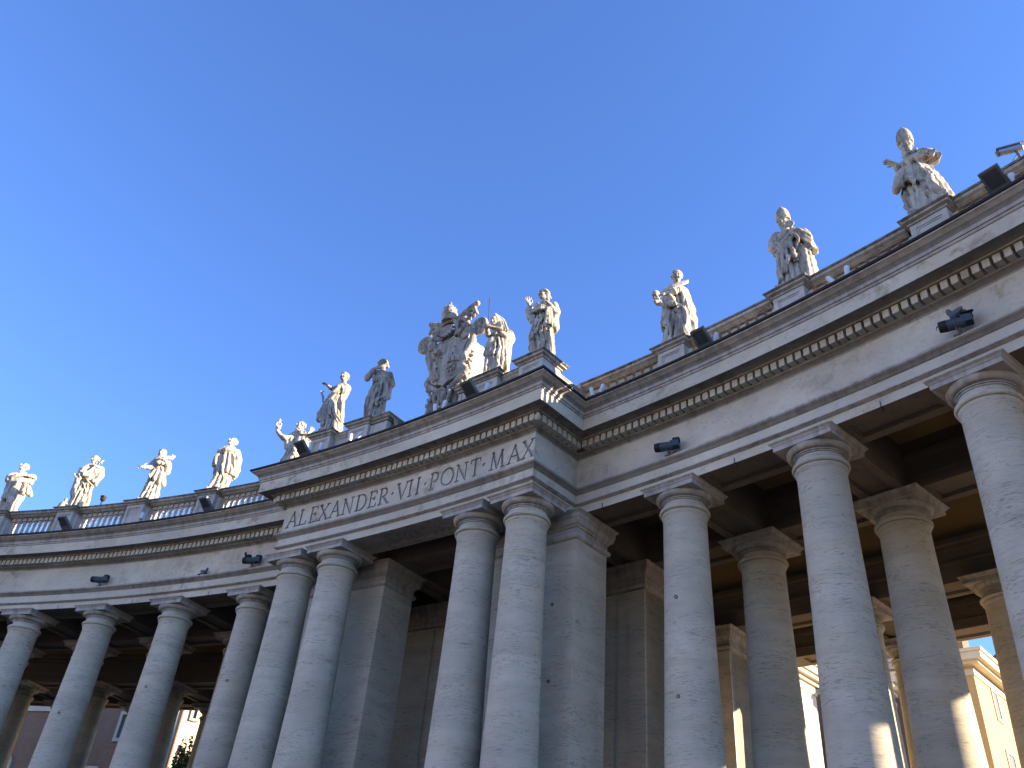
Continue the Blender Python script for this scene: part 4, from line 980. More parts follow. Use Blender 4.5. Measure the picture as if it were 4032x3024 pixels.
def s_p1():     # woman leaning back, palm at left
    F = fld((-.95, -.65, -.02), (.7, .65, 3.1)); plinth(F, .42, .4, -.05)
    body(F, [(.08, -.02, 0, .34, .32), (.5, -.08, .0, .36, .33), (1.0, -.14, 0, .34, .31), (1.4, -.12, .0, .31, .28), (1.75, -.05, .0, .28, .24), (2.05, .04, .02, .28, .22), (2.32, .10, .03, .24, .18), (2.45, .06, .04, .11, .12)],
         [(11, 4, 2, .035, .1, 1.3)], 8)
    F.smooth_path([(-.05, -.05, 2.28), (-.28, -.14, 2.02), (-.45, -.24, 2.00)], [.10, .08, .06], .04); hand(F, (-.47, -.25, 2.01), (-.9, -.2, .35), (0, -.2, 1), 1.1, .3, .2, 1)
    F.smooth_path([(-.05, -.22, 2.15), (-.2, -.28, 1.85), (-.36, -.2, 1.55)], [.11, .10, .09], .04); F.ell((.16, -.02, 2.22), (.17, .17, .18), .05)
    F.smooth_path([(.22, -.12, 2.1), (.05, -.28, 1.95), (-.15, -.30, 1.8)], [.10, .09, .06], .04)
    F.fan([(-.38, -.16, 1.55), (-.42, -.1, 1.55), (-.44, -.04, 1.5), (-.40, .06, 1.5), (-.34, -.22, 1.55)], [(-.46, -.22, .55), (-.54, -.14, .6), (-.58, -.02, .65), (-.54, .1, .7), (-.36, -.28, .4)], .045, .075, .010, bow=(-.06, 0, 0))
    F.cap((-.30, -.34, 1.45), (-.30, -.38, .3), .03, .045, .015, 's')
    F.fan([(-.28, -.26, 1.5), (-.24, -.28, 1.45), (-.2, -.3, 1.4), (-.16, -.3, 1.35)], [(-.22, -.38, .75), (-.08, -.38, .65), (.1, -.32, .6), (.22, -.22, .7)], .025, .04, .012, bow=(-.07, -.05, -.1))
    F.fan([(-.22, -.3, .75), (-.12, -.3, .7), (-.02, -.3, .7)], [(-.26, -.34, .1), (-.14, -.36, .1), (-.0, -.36, .1)], .04, .055, .008); F.ell((.12, -.1, 1.35), (.13, .2, .3), .06)
    F.fan([(.1, .05, 1.3), (.15, .1, 1.2)], [(.24, .0, .12), (.22, .14, .12)], .1, .12, .05)
    head(F, (.0, -.03, 2.70), -.55, .08, 1.0, 'curly')
    P = fld((-.9, -.5, 1.3), (-.4, .2, 1.9)); P.smooth_path([(-.55, -.16, 1.35), (-.60, -.18, 1.58), (-.72, -.18, 1.76)], [.03, .045, .02], .01)
    for i in range(4): P.cap((-.64-.02*i, -.18, 1.62+.03*i), (-.76+.06*i, -.20, 1.80), .018, .012, .006)
    place(F, 'stone_statue', RP+.05, -AL2, 'grey stone woman leaning back with one arm held out, leftmost on the projecting centre', M['statue_dark'], [('palm_stub', P)])
def s_d():      # monk lifting a monstrance
    F = fld((-1.15, -.7, -.02), (.65, .65, 2.95)); plinth(F, .46, .42)
    body(F, [(.08, -.12, 0, .42, .36), (.5, -.12, .0, .42, .35), (1.0, -.05, 0, .38, .33), (1.5, .02, .0, .34, .29), (1.85, .06, .0, .32, .26), (2.1, .04, .02, .31, .23), (2.28, .0, .03, .24, .18), (2.4, -.05, .04, .12, .12)],
         [(13, -5, 2, .05, .1, 1.7)], 9)
    F.smooth_path([(-.15, -.02, 2.16), (-.42, -.08, 1.84), (-.62, -.14, 1.76)], [.14, .13, .11], .05); F.smooth_path([(-.60, -.14, 1.76), (-.78, -.2, 1.84), (-.92, -.24, 1.95)], [.12, .09, .06], .03); hand(F, (-.93, -.25, 1.95), (-.15, -.1, 1), (-.6, -.8, 0), 1.15, 1.0, .15, -1)
    F.fan([(-.5, -.1, 1.7), (-.4, -.15, 1.7), (-.3, -.2, 1.75)], [(-.42, -.12, 1.35), (-.32, -.2, 1.3), (-.22, -.26, 1.3)], .07, .07, .02)
    F.smooth_path([(.24, .0, 2.1), (.36, -.12, 1.95), (.22, -.32, 2.0)], [.12, .11, .08], .04); F.smooth_path([(.22, -.3, 2.0), (.3, -.34, 2.15)], [.07, .055], .02); hand(F, (.32, -.34, 2.18), (.35, -.1, .8), (.2, -1, .2), 1.1, .2, .5, 1)
    F.ell((.06, -.30, 2.12), (.13, .07, .12), .02); F.ell((.08, -.36, 2.13), (.07, .05, .07), .01, op='s')
    F.fan([(.28, -.15, 1.9), (.22, -.24, 1.9), (.12, -.3, 1.9), (.0, -.3, 1.85)], [(.34, -.2, .95), (.22, -.34, .85), (.05, -.40, .8), (-.15, -.40, .6)], .07, .09, .015, bow=(.02, -.06, 0)); F.cap((.05, -.42, .82), (.25, -.36, .86), .05, .05, .02, 's')
    for i in range(4): F.smooth_path([(-.3, -.18, 1.72-.08*i), (-.1, -.33, 1.78-.06*i), (.12, -.34, 1.92-.03*i)], .03, .01)
    F.fan([(-.1, -.3, 1.4), (-.2, -.28, 1.4), (-.02, -.32, .9), (.1, -.3, .8)], [(-.36, -.38, .1), (-.46, -.26, .1), (-.14, -.40, .1), (.1, -.36, .1)], .05, .07, .012)
    F.smooth_path([(-.22, -.14, 2.28), (-.08, -.2, 2.2), (.12, -.12, 2.26)], .05, .015)
    head(F, (-.07, -.04, 2.55), -1.1, .08, 1.03, 'tonsure')
    G = fld((-1.2, -.5, 1.85), (-.7, 0, 2.6), .018); c = np.array((-.93, -.27, 2.24)); n = 20
    G.path([(-.93, -.27, 1.95), (-.93, -.27, 2.12)], [.03, .025], .01); G.path([c+np.array((.095*math.cos(2*PI*i/n), 0, .105*math.sin(2*PI*i/n))) for i in range(n+1)], .030, .008); G.cap(c+(0, 0, -.1), c+(0, 0, .1), .018, .018, .005)
    G.cap(c+(0, 0, .1), c+(0, 0, .27), .03, .02, .008); G.cap(c+(-.055, 0, .20), c+(.055, 0, .20), .02, .02, .005)
    place(F, 'stone_statue', R+.05, wing_th(-1), 'stone monk leaning left and lifting a ring-shaped monstrance, feet hidden by the cornice', M['statue'], [('monstrance', G)])
def s_c():      # bearded figure gazing up, short wide cape
    F = fld((-.75, -.7, -.02), (.85, .65, 2.95)); plinth(F, .45, .42)
    body(F, [(.08, -.02, 0, .38, .35), (.5, .02, .0, .36, .33), (1.0, .08, 0, .36, .32), (1.4, .12, .0, .34, .3), (1.9, .10, .0, .32, .26), (2.15, .08, .02, .30, .22), (2.32, .05, .03, .14, .14)], [(11, 3, 0, .05, .1, 1.0)], 11)
    F.loft([(.92, .12, -.02, .46, .38), (1.1, .13, -.02, .47, .38), (1.4, .14, -.02, .46, .36), (1.8, .12, 0, .42, .31), (2.1, .08, .0, .34, .26), (2.3, .05, .02, .18, .17)], .015, [(13, 3, 1, .06, .85, 1.95)], .02, seed=3)
    F.smooth_path([(-.2, .0, 2.15), (-.36, -.06, 1.7), (-.40, -.1, 1.25)], [.12, .13, .11], .04); F.smooth_path([(-.32, -.16, 1.9), (-.15, -.32, 1.98), (.05, -.34, 2.06)], [.10, .09, .07], .03); hand(F, (-.12, -.36, 2.10), (.8, 0, .15), (0, -.2, 1), 1.0, .3, .2, 1)
    F.smooth_path([(.34, .0, 2.16), (.50, -.02, 1.75), (.56, -.02, 1.3)], [.12, .12, .10], .04); F.cap((-.28, -.30, 1.85), (-.38, -.30, 1.3), .05, .06, .02, 's'); F.cap((.12, -.38, 1.85), (.34, -.38, 1.25), .04, .07, .02, 's'); F.cap((-.08, -.40, 1.9), (-.18, -.42, 1.35), .035, .05, .02, 's')
    F.fan([(.0, -.3, 1.0), (.14, -.28, 1.0), (-.14, -.28, 1.0), (.26, -.2, 1.0)], [(-.08, -.38, .1), (.14, -.36, .1), (-.32, -.32, .1), (.34, -.2, .1)], .06, .08, .012); F.cap((.30, -.3, .12), (.36, -.4, .1), .07, .055, .02)
    head(F, (.03, -.02, 2.54), -.9, .35, 1.05, 'short', .07)
    place(F, 'stone_statue', R+.05, wing_th(-2), 'sunlit stone saint in a wide short cape with his face turned up', M['statue'])
def s_b():      # figure with capital on shoulder and arrow
    F = fld((-.95, -.7, -.02), (.8, .65, 2.95)); plinth(F, .45, .42, .05)
    body(F, [(.08, .08, 0, .36, .34), (.5, .08, .0, .34, .32), (.95, .08, 0, .31, .29), (1.3, .08, .0, .30, .27), (1.65, .08, .0, .28, .24), (2.0, .08, .02, .30, .22), (2.25, .06, .03, .27, .18), (2.36, .02, .04, .12, .12)], [(13, 2, 0, .05, .1, 1.1), (9, -3, 0, .02, 1.1, 2)], 12)
    F.fan([(.30, -.1, 1.7), (.2, -.22, 1.65), (.05, -.26, 1.6), (-.08, -.24, 1.6), (.33, .02, 1.7)], [(.42, -.22, 1.08), (.25, -.36, 1.0), (.02, -.38, 1.1), (-.18, -.32, 1.2), (.48, .02, 1.12)], .05, .09, .012)
    F.smooth_path([(-.14, .0, 2.22), (-.26, -.06, 1.84), (-.28, -.12, 1.70)], [.11, .11, .09], .04); F.smooth_path([(-.28, -.12, 1.70), (-.42, -.28, 1.58), (-.55, -.36, 1.50)], [.10, .08, .055], .03); hand(F, (-.55, -.36, 1.50), (-.8, -.4, -.15), (0, -.3, 1), 1.05, .8, .2, 1)
    F.smooth_path([(.30, .0, 2.22), (.40, -.1, 1.95), (.22, -.32, 2.05), (.06, -.34, 2.14)], [.13, .12, .09, .06], .04); hand(F, (.06, -.36, 2.12), (-.7, -.1, .35), (0, -1, .1), 1.0, .5, .2, 1)
    F.ell((.0, -.36, 1.92), (.15, .09, .10), .02); F.fan([(.36, -.08, 2.1), (.4, .02, 2.1)], [(.40, -.12, 1.72), (.44, .0, 1.72)], .09, .10, .03)
    F.fan([(.16, -.26, 1.1), (.05, -.28, 1.1), (-.06, -.26, 1.1), (.28, -.2, 1.1)], [(.1, -.38, .1), (-.06, -.36, .1), (-.2, -.3, .1), (.32, -.26, .1)], .05, .07, .012); F.cap((.24, -.36, .9), (.22, -.4, .2), .035, .04, .02, 's'); F.cap((.06, -.34, .1), (.08, -.46, .08), .07, .055, .02)
    head(F, (-.03, -.04, 2.53), -.4, .0, 1.05, 'short', .04)
    A = fld((-.9, -.65, 1.2), (-.4, -.2, 1.8), .018); A.cap((-.76, -.46, 1.32), (-.50, -.42, 1.68), .025, .025, .0); A.cap((-.56, -.44, 1.58), (-.47, -.42, 1.72), .04, .02, .01)
    K = fld((.05, -.65, 2.05), (.75, .1, 2.75), .018); K.cap((.10, -.38, 2.20), (.40, -.22, 2.36), .075, .085, .01)
    for i in range(7): a = 2*PI*i/7; K.ell((.46+.07*math.sin(a)*.5, -.18+.06*math.cos(a), 2.40+.08*math.sin(a)), (.05, .05, .05), .01); 
    K.ell((.40, -.22, 2.48), (.05, .05, .06), .01)
    place(F, 'stone_statue', R+.05, wing_th(-3), 'sunlit stone saint with a club on the shoulder and an outstretched hand gripping an arrow', M['statue'], [('arrow', A), ('club', K)])
def s_a():      # monk with a cross over the shoulder
    F = fld((-.75, -.7, -.02), (.75, .65, 3.0)); plinth(F, .45, .42)
    body(F, [(.08, .06, 0, .40, .36), (.5, .06, .0, .37, .34), (1.0, .04, 0, .33, .31), (1.4, .04, .0, .31, .28), (1.75, .08, .0, .31, .26), (2.1, .10, .02, .31, .23), (2.32, .06, .03, .24, .18), (2.44, .0, .04, .12, .12)], [(11, -3, 1, .05, .1, 1.2), (8, 3, 0, .02, 1.2, 2.1)], 14)
    F.smooth_path([(-.12, .0, 2.28), (-.34, -.06, 1.98), (-.36, -.14, 1.78)], [.12, .13, .11], .04); F.smooth_path([(-.36, -.14, 1.78), (-.28, -.32, 1.66), (-.12, -.38, 1.62)], [.10, .08, .06], .03); hand(F, (-.12, -.40, 1.62), (.7, -.1, .3), (0, -1, .2), 1.0, .7, .2, 1)
    F.ell((-.42, -.26, 1.55), (.14, .12, .13), .02, noise=.02); F.fan([(-.4, -.2, 1.5), (-.36, -.26, 1.5)], [(-.38, -.22, .7), (-.34, -.28, .6)], .09, .08, .02)
    F.smooth_path([(.34, .02, 2.3), (.42, -.06, 2.0), (.36, -.18, 1.6), (.22, -.32, 1.5)], [.14, .14, .12, .07], .04); F.ell((.20, -.22, 1.9), (.05, .06, .07), .02, op='s')
    F.box((-.22, -.45, 1.72), (.09, .03, .11), .008, axes=((1, 0, .5), (0, 1, 0), (-.5, 0, 1)))
    F.smooth_path([(.30, -.2, 1.7), (.36, -.3, 1.5), (.40, -.32, 1.36)], [.05, .06, .07], .012); F.smooth_path([(-.1, -.3, 1.55), (.05, -.36, 1.4), (.25, -.32, 1.3)], .04, .012)
    F.fan([(.1, -.3, 1.3), (-.02, -.3, 1.3), (-.12, -.28, 1.3), (.24, -.24, 1.3)], [(.14, -.38, .1), (-.06, -.38, .1), (-.28, -.32, .1), (.38, -.24, .1)], .05, .08, .012); F.cap((.05, -.37, 1.1), (.04, -.42, .25), .03, .045, .02, 's')
    F.smooth_path([(.0, -.2, 2.3), (.16, -.2, 2.26), (.36, -.08, 2.3), (.40, .05, 2.34)], [.06, .07, .09, .08], .015)
    head(F, (-.02, -.04, 2.64), -.75, -.15, 1.05, 'tonsure')
    X = fld((-.45, -.7, 1.5), (.5, .2, 2.85), .018); X.cap((-.24, -.46, 1.58), (.32, -.06, 2.70), .032, .032, 0); X.cap((.10, -.14, 2.56), (.30, -.30, 2.42), .03, .03, .005)
    place(F, 'stone_statue', R+.05, wing_th(-4), 'sunlit stone monk carrying a thin cross slanted over his shoulder', M['statue'], [('cross', X)])
def s_z():      # far left: bald figure in profile gazing up
    F = fld((-.85, -.7, -.02), (.95, .65, 2.95)); plinth(F, .45, .42)
    body(F, [(.08, .0, 0, .36, .35), (.5, -.02, .0, .37, .34), (1.0, .02, 0, .38, .33), (1.4, .06, .0, .37, .31), (1.8, .04, .0, .36, .28), (2.05, .02, .02, .32, .23), (2.25, -.02, .03, .14, .14)], [(11, 4, 0, .05, .1, 1.3)], 15)
    F.smooth_path([(-.22, .0, 2.02), (-.46, -.08, 1.82), (-.48, -.14, 1.62)], [.13, .13, .11], .04); F.smooth_path([(-.46, -.14, 1.64), (-.25, -.34, 1.86), (.0, -.38, 1.98)], [.10, .09, .06], .03); hand(F, (-.1, -.38, 1.98), (.7, -.1, .2), (0, -1, .3), 1.05, .4, .3, 1)
    F.smooth_path([(.24, .0, 2.05), (.46, -.1, 2.06), (.40, -.26, 2.10), (.20, -.34, 2.02)], [.13, .11, .09, .06], .04)
    for i in range(4): F.smooth_path([(-.46, -.2, 1.58-.06*i), (-.1, -.38, 1.74-.05*i), (.3, -.34, 1.86-.05*i), (.5, -.1, 1.95-.06*i)], .045, .012)
    F.fan([(-.36, -.2, 1.6), (-.26, -.26, 1.6), (-.14, -.3, 1.65), (-.02, -.3, 1.65)], [(-.36, -.28, .7), (-.26, -.36, .65), (-.1, -.42, .55), (.02, -.40, .7)], .07, .10, .03)
    F.fan([(.3, -.22, 1.7), (.38, -.1, 1.7), (.2, -.28, 1.7)], [(.46, -.3, 1.22), (.62, -.12, 1.25), (.28, -.38, 1.15)], .06, .10, .012); F.cap((.14, -.38, 1.5), (.16, -.42, .8), .04, .05, .02, 's')
    F.fan([(-.1, -.3, .9), (.05, -.3, .9), (.2, -.26, 1.1)], [(-.14, -.38, .1), (.06, -.38, .1), (.30, -.3, .1)], .06, .08, .015)
    F.cap((-.3, -.34, .62), (-.1, -.40, .58), .06, .05, .02, 's')
    head(F, (-.08, -.02, 2.50), -1.15, .40, 1.08, 'none', .05)
    place(F, 'stone_statue', R+.05, wing_th(-5), 'sunlit bare-headed stone saint in profile looking up with folded arms, leftmost statue', M['statue'])
for f_ in (s_g, s_f, s_e, s_p4, s_p3, s_p2, s_p1, s_d, s_c, s_b, s_a, s_z): f_()
# ================================================================ the rest of the square, behind the camera: the facing arm and the palace over it, both in the sun, added to bounce warm light onto the facade
M['palace'] = stucco('palace_render', (.74,.64,.48)); M['roofing'] = mat('roof_grey', (.2,.17,.15), .9)
M['sunstone'] = stucco('facing_travertine', (.72,.64,.54))
def facing_arm():
    cx, cy = 0, -42; mb = MB()
    def arc(r0, r1, a0, a1, z0, z1, n):
        V = []; F = [(0,1,2,3)]
        for i in range(n+1):
            t = a0+(a1-a0)*i/n
            for r, z in ((r0, z0), (r1, z0), (r1, z1), (r0, z1)): V.append((cx+r*math.sin(t), cy-r*math.cos(t), z))
        for i in range(n):
            for j in range(4): k = (j+1) % 4; F.append((4*i+j, 4*i+4+j, 4*i+4+k, 4*i+k))
        F.append((4*n, 4*n+3, 4*n+2, 4*n+1)); mb.add(V, F)
    arc(60, 74, -1.1, 1.1, 12.4, 15.0, 60); arc(58.6, 75.4, -1.1, 1.1, 15.0, 15.6, 60); arc(60, 60.6, -1.1, 1.1, 15.6, 17.2, 60)
    for row in (60.6, 64.4, 73.2):
        for i in range(36):
            t = -1.07+2.14*i/35; c = (cx+row*math.sin(t), cy-row*math.cos(t)); mb.lathe([(0, .95), (.8, .82), (11.6, .56), (12.4, .75)], 10, c)
    tag(mb.build('facing_colonnade', M['sunstone'], None, (0, -102, 0)), 'sunlit colonnade arm closing the far side of the square behind the photographer', 'colonnade')
    r = root('palace', (35, -150, 0)); tag(r, 'tall sunlit ochre palace rising over the far colonnade behind the photographer', 'building')
    mb = MB(); mb.obox((35, -150, 24), (65, 0, 0), (0, 18, 0), (0, 0, 24)); mb.build('wall', M['palace'], r)
    mb = MB(); mb.obox((35, -150, 49), (66.5, 0, 0), (0, 19.5, 0), (0, 0, 1)); mb.build('roof', M['roofing'], r)
    for k in range(4):
        for i in range(16):
            mb = MB(); mb.obox((-26+8*i, -131.95, 7+11*k), (1.2, 0, 0), (0, .08, 0), (0, 0, 2.2)); mb.build('window', M['glass'], r)
facing_arm()
def eastern_block():  # out-of-view block, added to throw warm sunlight back on the shaded columns
    r = root('apartment_block', (-150, -45, 0)); tag(r, 'long sunlit pale apartment block closing the east side of the square, out of view', 'building')
    mb = MB(); mb.obox((-150, -60, 15), (12, 0, 0), (0, 78, 0), (0, 0, 15)); mb.build('wall', M['palace'], r)
    mb = MB(); mb.obox((-150, -60, 30.8), (13, 0, 0), (0, 79, 0), (0, 0, .8)); mb.build('roof', M['roofing'], r)
    for k in range(4):
        for i in range(18): mb = MB(); mb.obox((-137.95, -134+8.7*i, 4.5+7*k), (.08, 0, 0), (0, 1.1, 0), (0, 0, 1.9)); mb.build('window', M['glass'], r)
eastern_block()
# ================================================================ carved coat of arms over the centre
def coat_of_arms():
    Z0 = 15.37; r0 = 59.28
    MT = Matrix.Translation((0, r0, Z0)) @ Matrix(((1,0,0,0),(0,1,-.09,.18),(0,0,1,0),(0,0,0,1)))
    v = lambda z: z-Z0
    F = Fld((-1.75, -.75, -.03), (1.75, 1.1, 6.1), .020)
    # pyramid-like base, back slab
    F.box((0, .05, .55), (1.15, .24, .60), .05); F.box((0, .05, 1.5), (.78, .22, .6), .08); F.box((.06, .42, 3.2), (.70, .50, 1.75), .03, rnd=.03); F.box((0, .12, 3.9), (.62, .16, 1.5), .1); F.ell((0, .05, 4.9), (.62, .22, .55), .08)
    for q in (-1, 1):
        # scrolled frame of the cartouche
        F.smooth_path([(q*.16, -.22, v(18.12)), (q*.55, -.26, v(18.36)), (q*.86, -.22, v(18.68)), (q*.72, -.20, v(19.0)), (q*.82, -.18, v(19.4)), (q*.98, -.14, v(19.85)), (q*1.02, -.12, v(20.2)), (q*.86, -.14, v(20.42)), (q*.68, -.2, v(20.28)), (q*.72, -.24, v(20.1)), (q*.84, -.24, v(20.15))],
                      [.10, .11, .12, .09, .11, .12, .11, .10, .08, .07, .05], .02)
        F.ell((q*.80, -.22, v(20.18)), (.09, .10, .09), .02)
        for i in range(9): z = 18.75+.16*i; F.ell((q*(.84+.03*math.sin(i*1.7)+.02*i), -.05, v(z)), (.07, .12, .055), .01)
        # ribbons and scrolls between shield and keys
        F.smooth_path([(q*.30, -.25, v(20.35)), (q*.62, -.2, v(20.55)), (q*.72, -.1, v(20.85)), (q*.45, -.12, v(21.02)), (q*.30, -.22, v(20.85)), (q*.40, -.26, v(20.7))], [.06, .10, .09, .10, .09, .05], .02)
        # big volutes at the foot
        c = np.array((q*.62, -.12, v(18.30)))
        F.smooth_path([c+np.array((q*(.24*(1-t/9.)+.03)*math.cos(2.6-t*.95)*-1, -.05-.01*t, (.24*(1-t/9.)+.03)*math.sin(2.6-t*.95))) for t in range(8)], [.085, .08, .075, .07, .065, .06, .055, .05], .012)
        F.smooth_path([(q*.62, -.1, v(18.05)), (q*.68, -.08, v(17.6)), (q*.82, -.1, v(17.2)), (q*.95, -.1, v(16.7))], [.12, .15, .16, .14], .03)
        F.smooth_path([(q*.22, -.30, v(18.2)), (q*.34, -.36, v(17.9)), (q*.24, -.38, v(17.55)), (q*.10, -.40, v(17.5)), (q*.12, -.42, v(17.66))], [.07, .08, .07, .06, .05], .012)
    F.ell((0, -.30, v(17.82)), (.20, .20, .25), .03); F.smooth_path([(-.22, -.32, v(17.98)), (0, -.42, v(18.12)), (.22, -.32, v(17.98))], .06, .015); F.smooth_path([(-.2, -.36, v(17.45)), (0, -.44, v(17.38)), (.2, -.36, v(17.45))], .05, .012)
    F.smooth_path([(-.25, -.22, v(17.5)), (0, -.30, v(17.0)), (.25, -.22, v(17.5))], .12, .05)
    F.cloth(77, 2.2, .03, 16, .2, 5.6)
    def link(G, name, parent, m):
        V, Fc = G.mesh(); P = np.c_[V, np.ones(len(V))]@np.array(MT).T; me = bpy.data.meshes.new(name)
        me.from_pydata((P[:, :3]-np.array((0, r0, Z0))).tolist(), [], Fc.tolist()); me.materials.append(m); me.polygons.foreach_set('use_smooth', [True]*len(me.polygons)); me.update()
        o = bpy.data.objects.new(name, me); COL.objects.link(o)
        if parent: o.parent = parent
        else: o.location = (0, r0, Z0)
        return o
    rt = link(F, 'coat_of_arms', None, M['statue_dark']); ORIG[rt.name] = Vector((0, r0, Z0))
    tag(rt, 'carved stone coat of arms with shield, crossed keys and papal tiara on the centre cornice', 'coat of arms')
    # shield: convex plate with four quarters in relief
    half = [(0, 18.26), (.20, 18.36), (.42, 18.44), (.64, 18.60), (.76, 18.82), (.76, 19.10), (.72, 19.40), (.76, 19.72), (.86, 19.98), (.80, 20.16), (.60, 20.04), (.44, 20.12), (.30, 20.24), (.14, 20.10), (0, 20.16)]
    poly = np.array([(x, v(z)) for x, z in half]+[(-x, v(z)) for x, z in half[::-1][1:-1]])
    G = Fld((-1.0, -.85, v(18.1)), (1.0, -.05, v(20.4)), .014)
    w, X, Y, Z = G.win((-9, -9, -9), (9, 9, 99))
    x2 = X[:, :, 0]+0*Z[0]; z2 = 0*X[:, :, 0]+Z[0]; x2, z2 = np.broadcast_arrays(X.reshape(-1, 1), Z.reshape(1, -1))
    d2 = np.full(x2.shape, 9.); ins = np.zeros(x2.shape, bool); n = len(poly)
    for i in range(n):
        a, b = poly[i], poly[(i+1) % n]; e = b-a; px, pz = x2-a[0], z2-a[1]; t = np.clip((px*e[0]+pz*e[1])/(e@e), 0, 1)
        d2 = np.minimum(d2, np.hypot(px-t*e[0], pz-t*e[1])); c = (a[1] > z2) != (b[1] > z2)
        ins ^= c & (x2 < (b[0]-a[0])*(z2-a[1])/(b[1]-a[1]+1e-12)+a[0])
    sd = np.where(ins, -d2, d2).astype(np.float32)
    rel = np.zeros(x2.shape, np.float32)
    def blob(fn, h): 
        global _; m_ = fn(); np.maximum(rel, np.clip(m_/.014, 0, 1)*h*1.5, out=rel)
    def hills(cx, cz, s):
        for row, k in ((0, 3), (1, 2), (2, 1)):
            for i in range(k):
                hx = cx+(i-(k-1)/2)*.165*s; hz = cz+row*.17*s; q = np.maximum(np.abs(x2-hx)-.068*s, 0)
                dz = z2-hz; cap = np.where(dz > .08*s, np.hypot(x2-hx, dz-.08*s), np.maximum(np.abs(x2-hx), np.where(dz < -.06*s, .2, 0)))
                blob(lambda: (.078*s-cap), .05)
    def star(cx, cz, s):
        ph = np.arctan2(z2-cz, x2-cx); rr = np.hypot(x2-cx, z2-cz); blob(lambda: s*(.55+.45*np.abs(np.cos(4*ph))**2)-rr, .05)
    def tree(cx, cz, s, seed):
        rn = np.random.RandomState(seed)
        def seg(ax, az, bx, bz, w_):
            e = np.array((bx-ax, bz-az)); t = np.clip(((x2-ax)*e[0]+(z2-az)*e[1])/(e@e+1e-9), 0, 1); blob(lambda: w_-np.hypot(x2-ax-t*e[0], z2-az-t*e[1]), .055)
        seg(cx, cz-.26*s, cx, cz-.02*s, .035)
        for sg in (-1, 1):
            seg(cx, cz-.05*s, cx+sg*.17*s, cz+.10*s, .022); seg(cx+sg*.17*s, cz+.10*s, cx-sg*.12*s, cz+.26*s, .022)
        for i in range(16):
            a = rn.rand()*6.28; q = .12+.15*rn.rand(); bx, bz = cx+q*s*math.cos(a), cz+.08*s+q*s*math.sin(a); star(bx, bz, .05*s)
    hills(.40, v(19.18), 1.0); star(.40, v(19.72), .085); hills(-.36, v(18.62), .8); star(-.34, v(19.05), .07); tree(-.34, v(19.52), 1.05, 3); tree(.36, v(18.80), .8, 5)
    edge = np.clip((d2-.05)/.02, 0, 1)
    front = -.40+.22*(x2/.9)**2+.05*((z2-v(19.2))/1.0)**2-.03*(1-edge)-rel*edge+.012*np.clip(1-np.abs(x2)/.02, 0, 1)+.012*np.clip(1-np.abs(z2-v(19.03))/.02, 0, 1)
    yy = G.ax[1].astype(np.float32)[None, :, None]
    G.D[:] = np.maximum(np.maximum(sd[:, None, :], (front[:, None, :]-yy)*.75), yy-(front[:, None, :]*.35+.02))
    link(G, 'shield', rt, M['statue_dark'])
    # scallop shell
    H = Fld((-.55, -.8, v(20.0)), (.55, 0, v(21.05)), .018)
    for i in range(9):
        a = -1.25+2.5*i/8; H.cap((.02*math.sin(a), -.34, v(20.78)), (.36*math.sin(a), -.44, v(20.72)-.44*math.cos(a)), .035, .058, .006)
    H.smooth_path([(-.36, -.24, v(20.5)), (-.30, -.3, v(20.88)), (0, -.32, v(20.98)), (.30, -.3, v(20.88)), (.36, -.24, v(20.5))], .07, .02); link(H, 'shell', rt, M['statue_dark'])
    # tiara: three crowns, infulae and knob
    T = Fld((-.6, -.85, v(20.75)), (.7, .25, v(22.1)), .015); cy = -.28
    for i in range(14): f = i/13; T.ell((0, cy, v(21.02)+.66*f), (.255*math.sqrt(max(.02, 1-(f*.98)**3.0))+.015,)*2+(.06,), .03)
    for z, r in ((20.98, .265), (21.20, .275), (21.42, .235)):
        for i in range(30): a = 2*PI*i/30; T.ell((r*math.sin(a), cy+r*math.cos(a), v(z)), (.026, .026, .022), .006); T.ell((r*math.sin(a), cy+r*math.cos(a), v(z)+.075), (.024, .024, .014), .006)
        for i in range(12): a = 2*PI*i/12; T.ell((r*.99*math.sin(a), cy+r*.99*math.cos(a), v(z)+.115), (.032, .032, .038), .006)
    T.ell((0, cy, v(21.74)), (.075, .075, .06), .01); T.ell((0, cy, v(21.82)), (.055, .055, .055), .005); T.ell((0, cy, v(20.94)), (.21, .21, .08), .02, op='s')
    T.smooth_path([(.18, .0, v(21.1)), (.38, .05, v(21.25)), (.48, .0, v(21.0))], [.10, .10, .08], .02); link(T, 'tiara', rt, M['statue'])
    # crossed keys
    for q in (-1, 1):
        K = Fld((-1.75, -.55, v(20.0)), (1.75, .35, v(21.85)), .022); y = .0 if q < 0 else -.12
        a = np.array((q*1.12, y, v(21.46))); b = np.array((-q*.98, y, v(20.62))); d = (b-a)/np.linalg.norm(b-a); nrm = np.array((d[2], 0, -d[0])); nrm = nrm if nrm[2] < 0 else -nrm
        K.cap(a, b, .095, .085, 0); K.ell(a-d*.02, (.10, .10, .10), .01)
        for f in (.06, .12, .18, .24, .42, .60): c = a+(b-a)*f; K.ell(c, (.125, .125, .125), .01) if f > .3 else K.cap(c-d*.012, c+d*.012, .115, .115, .004)
        m = a+d*.30
        K.box(m+nrm*.24, (.21, .075, .20), .005, axes=(d, (0, 1, 0), nrm))
        for e in (-.10, .09): K.box(m+d*e+nrm*.40, (.035, .12, .09), .0, axes=(d, (0, 1, 0), nrm), op='s')
        K.box(m+nrm*.22+d*.0, (.06, .12, .05), 0, axes=(d, (0, 1, 0), nrm), op='s')
        c = b+d*.26
        for i in range(24):
            t = 2*PI*i/24; t2 = 2*PI*(i+1)/24; K.cap(c+d*.27*math.cos(t)+nrm*.27*math.sin(t), c+d*.27*math.cos(t2)+nrm*.27*math.sin(t2), .085, .085, .01)
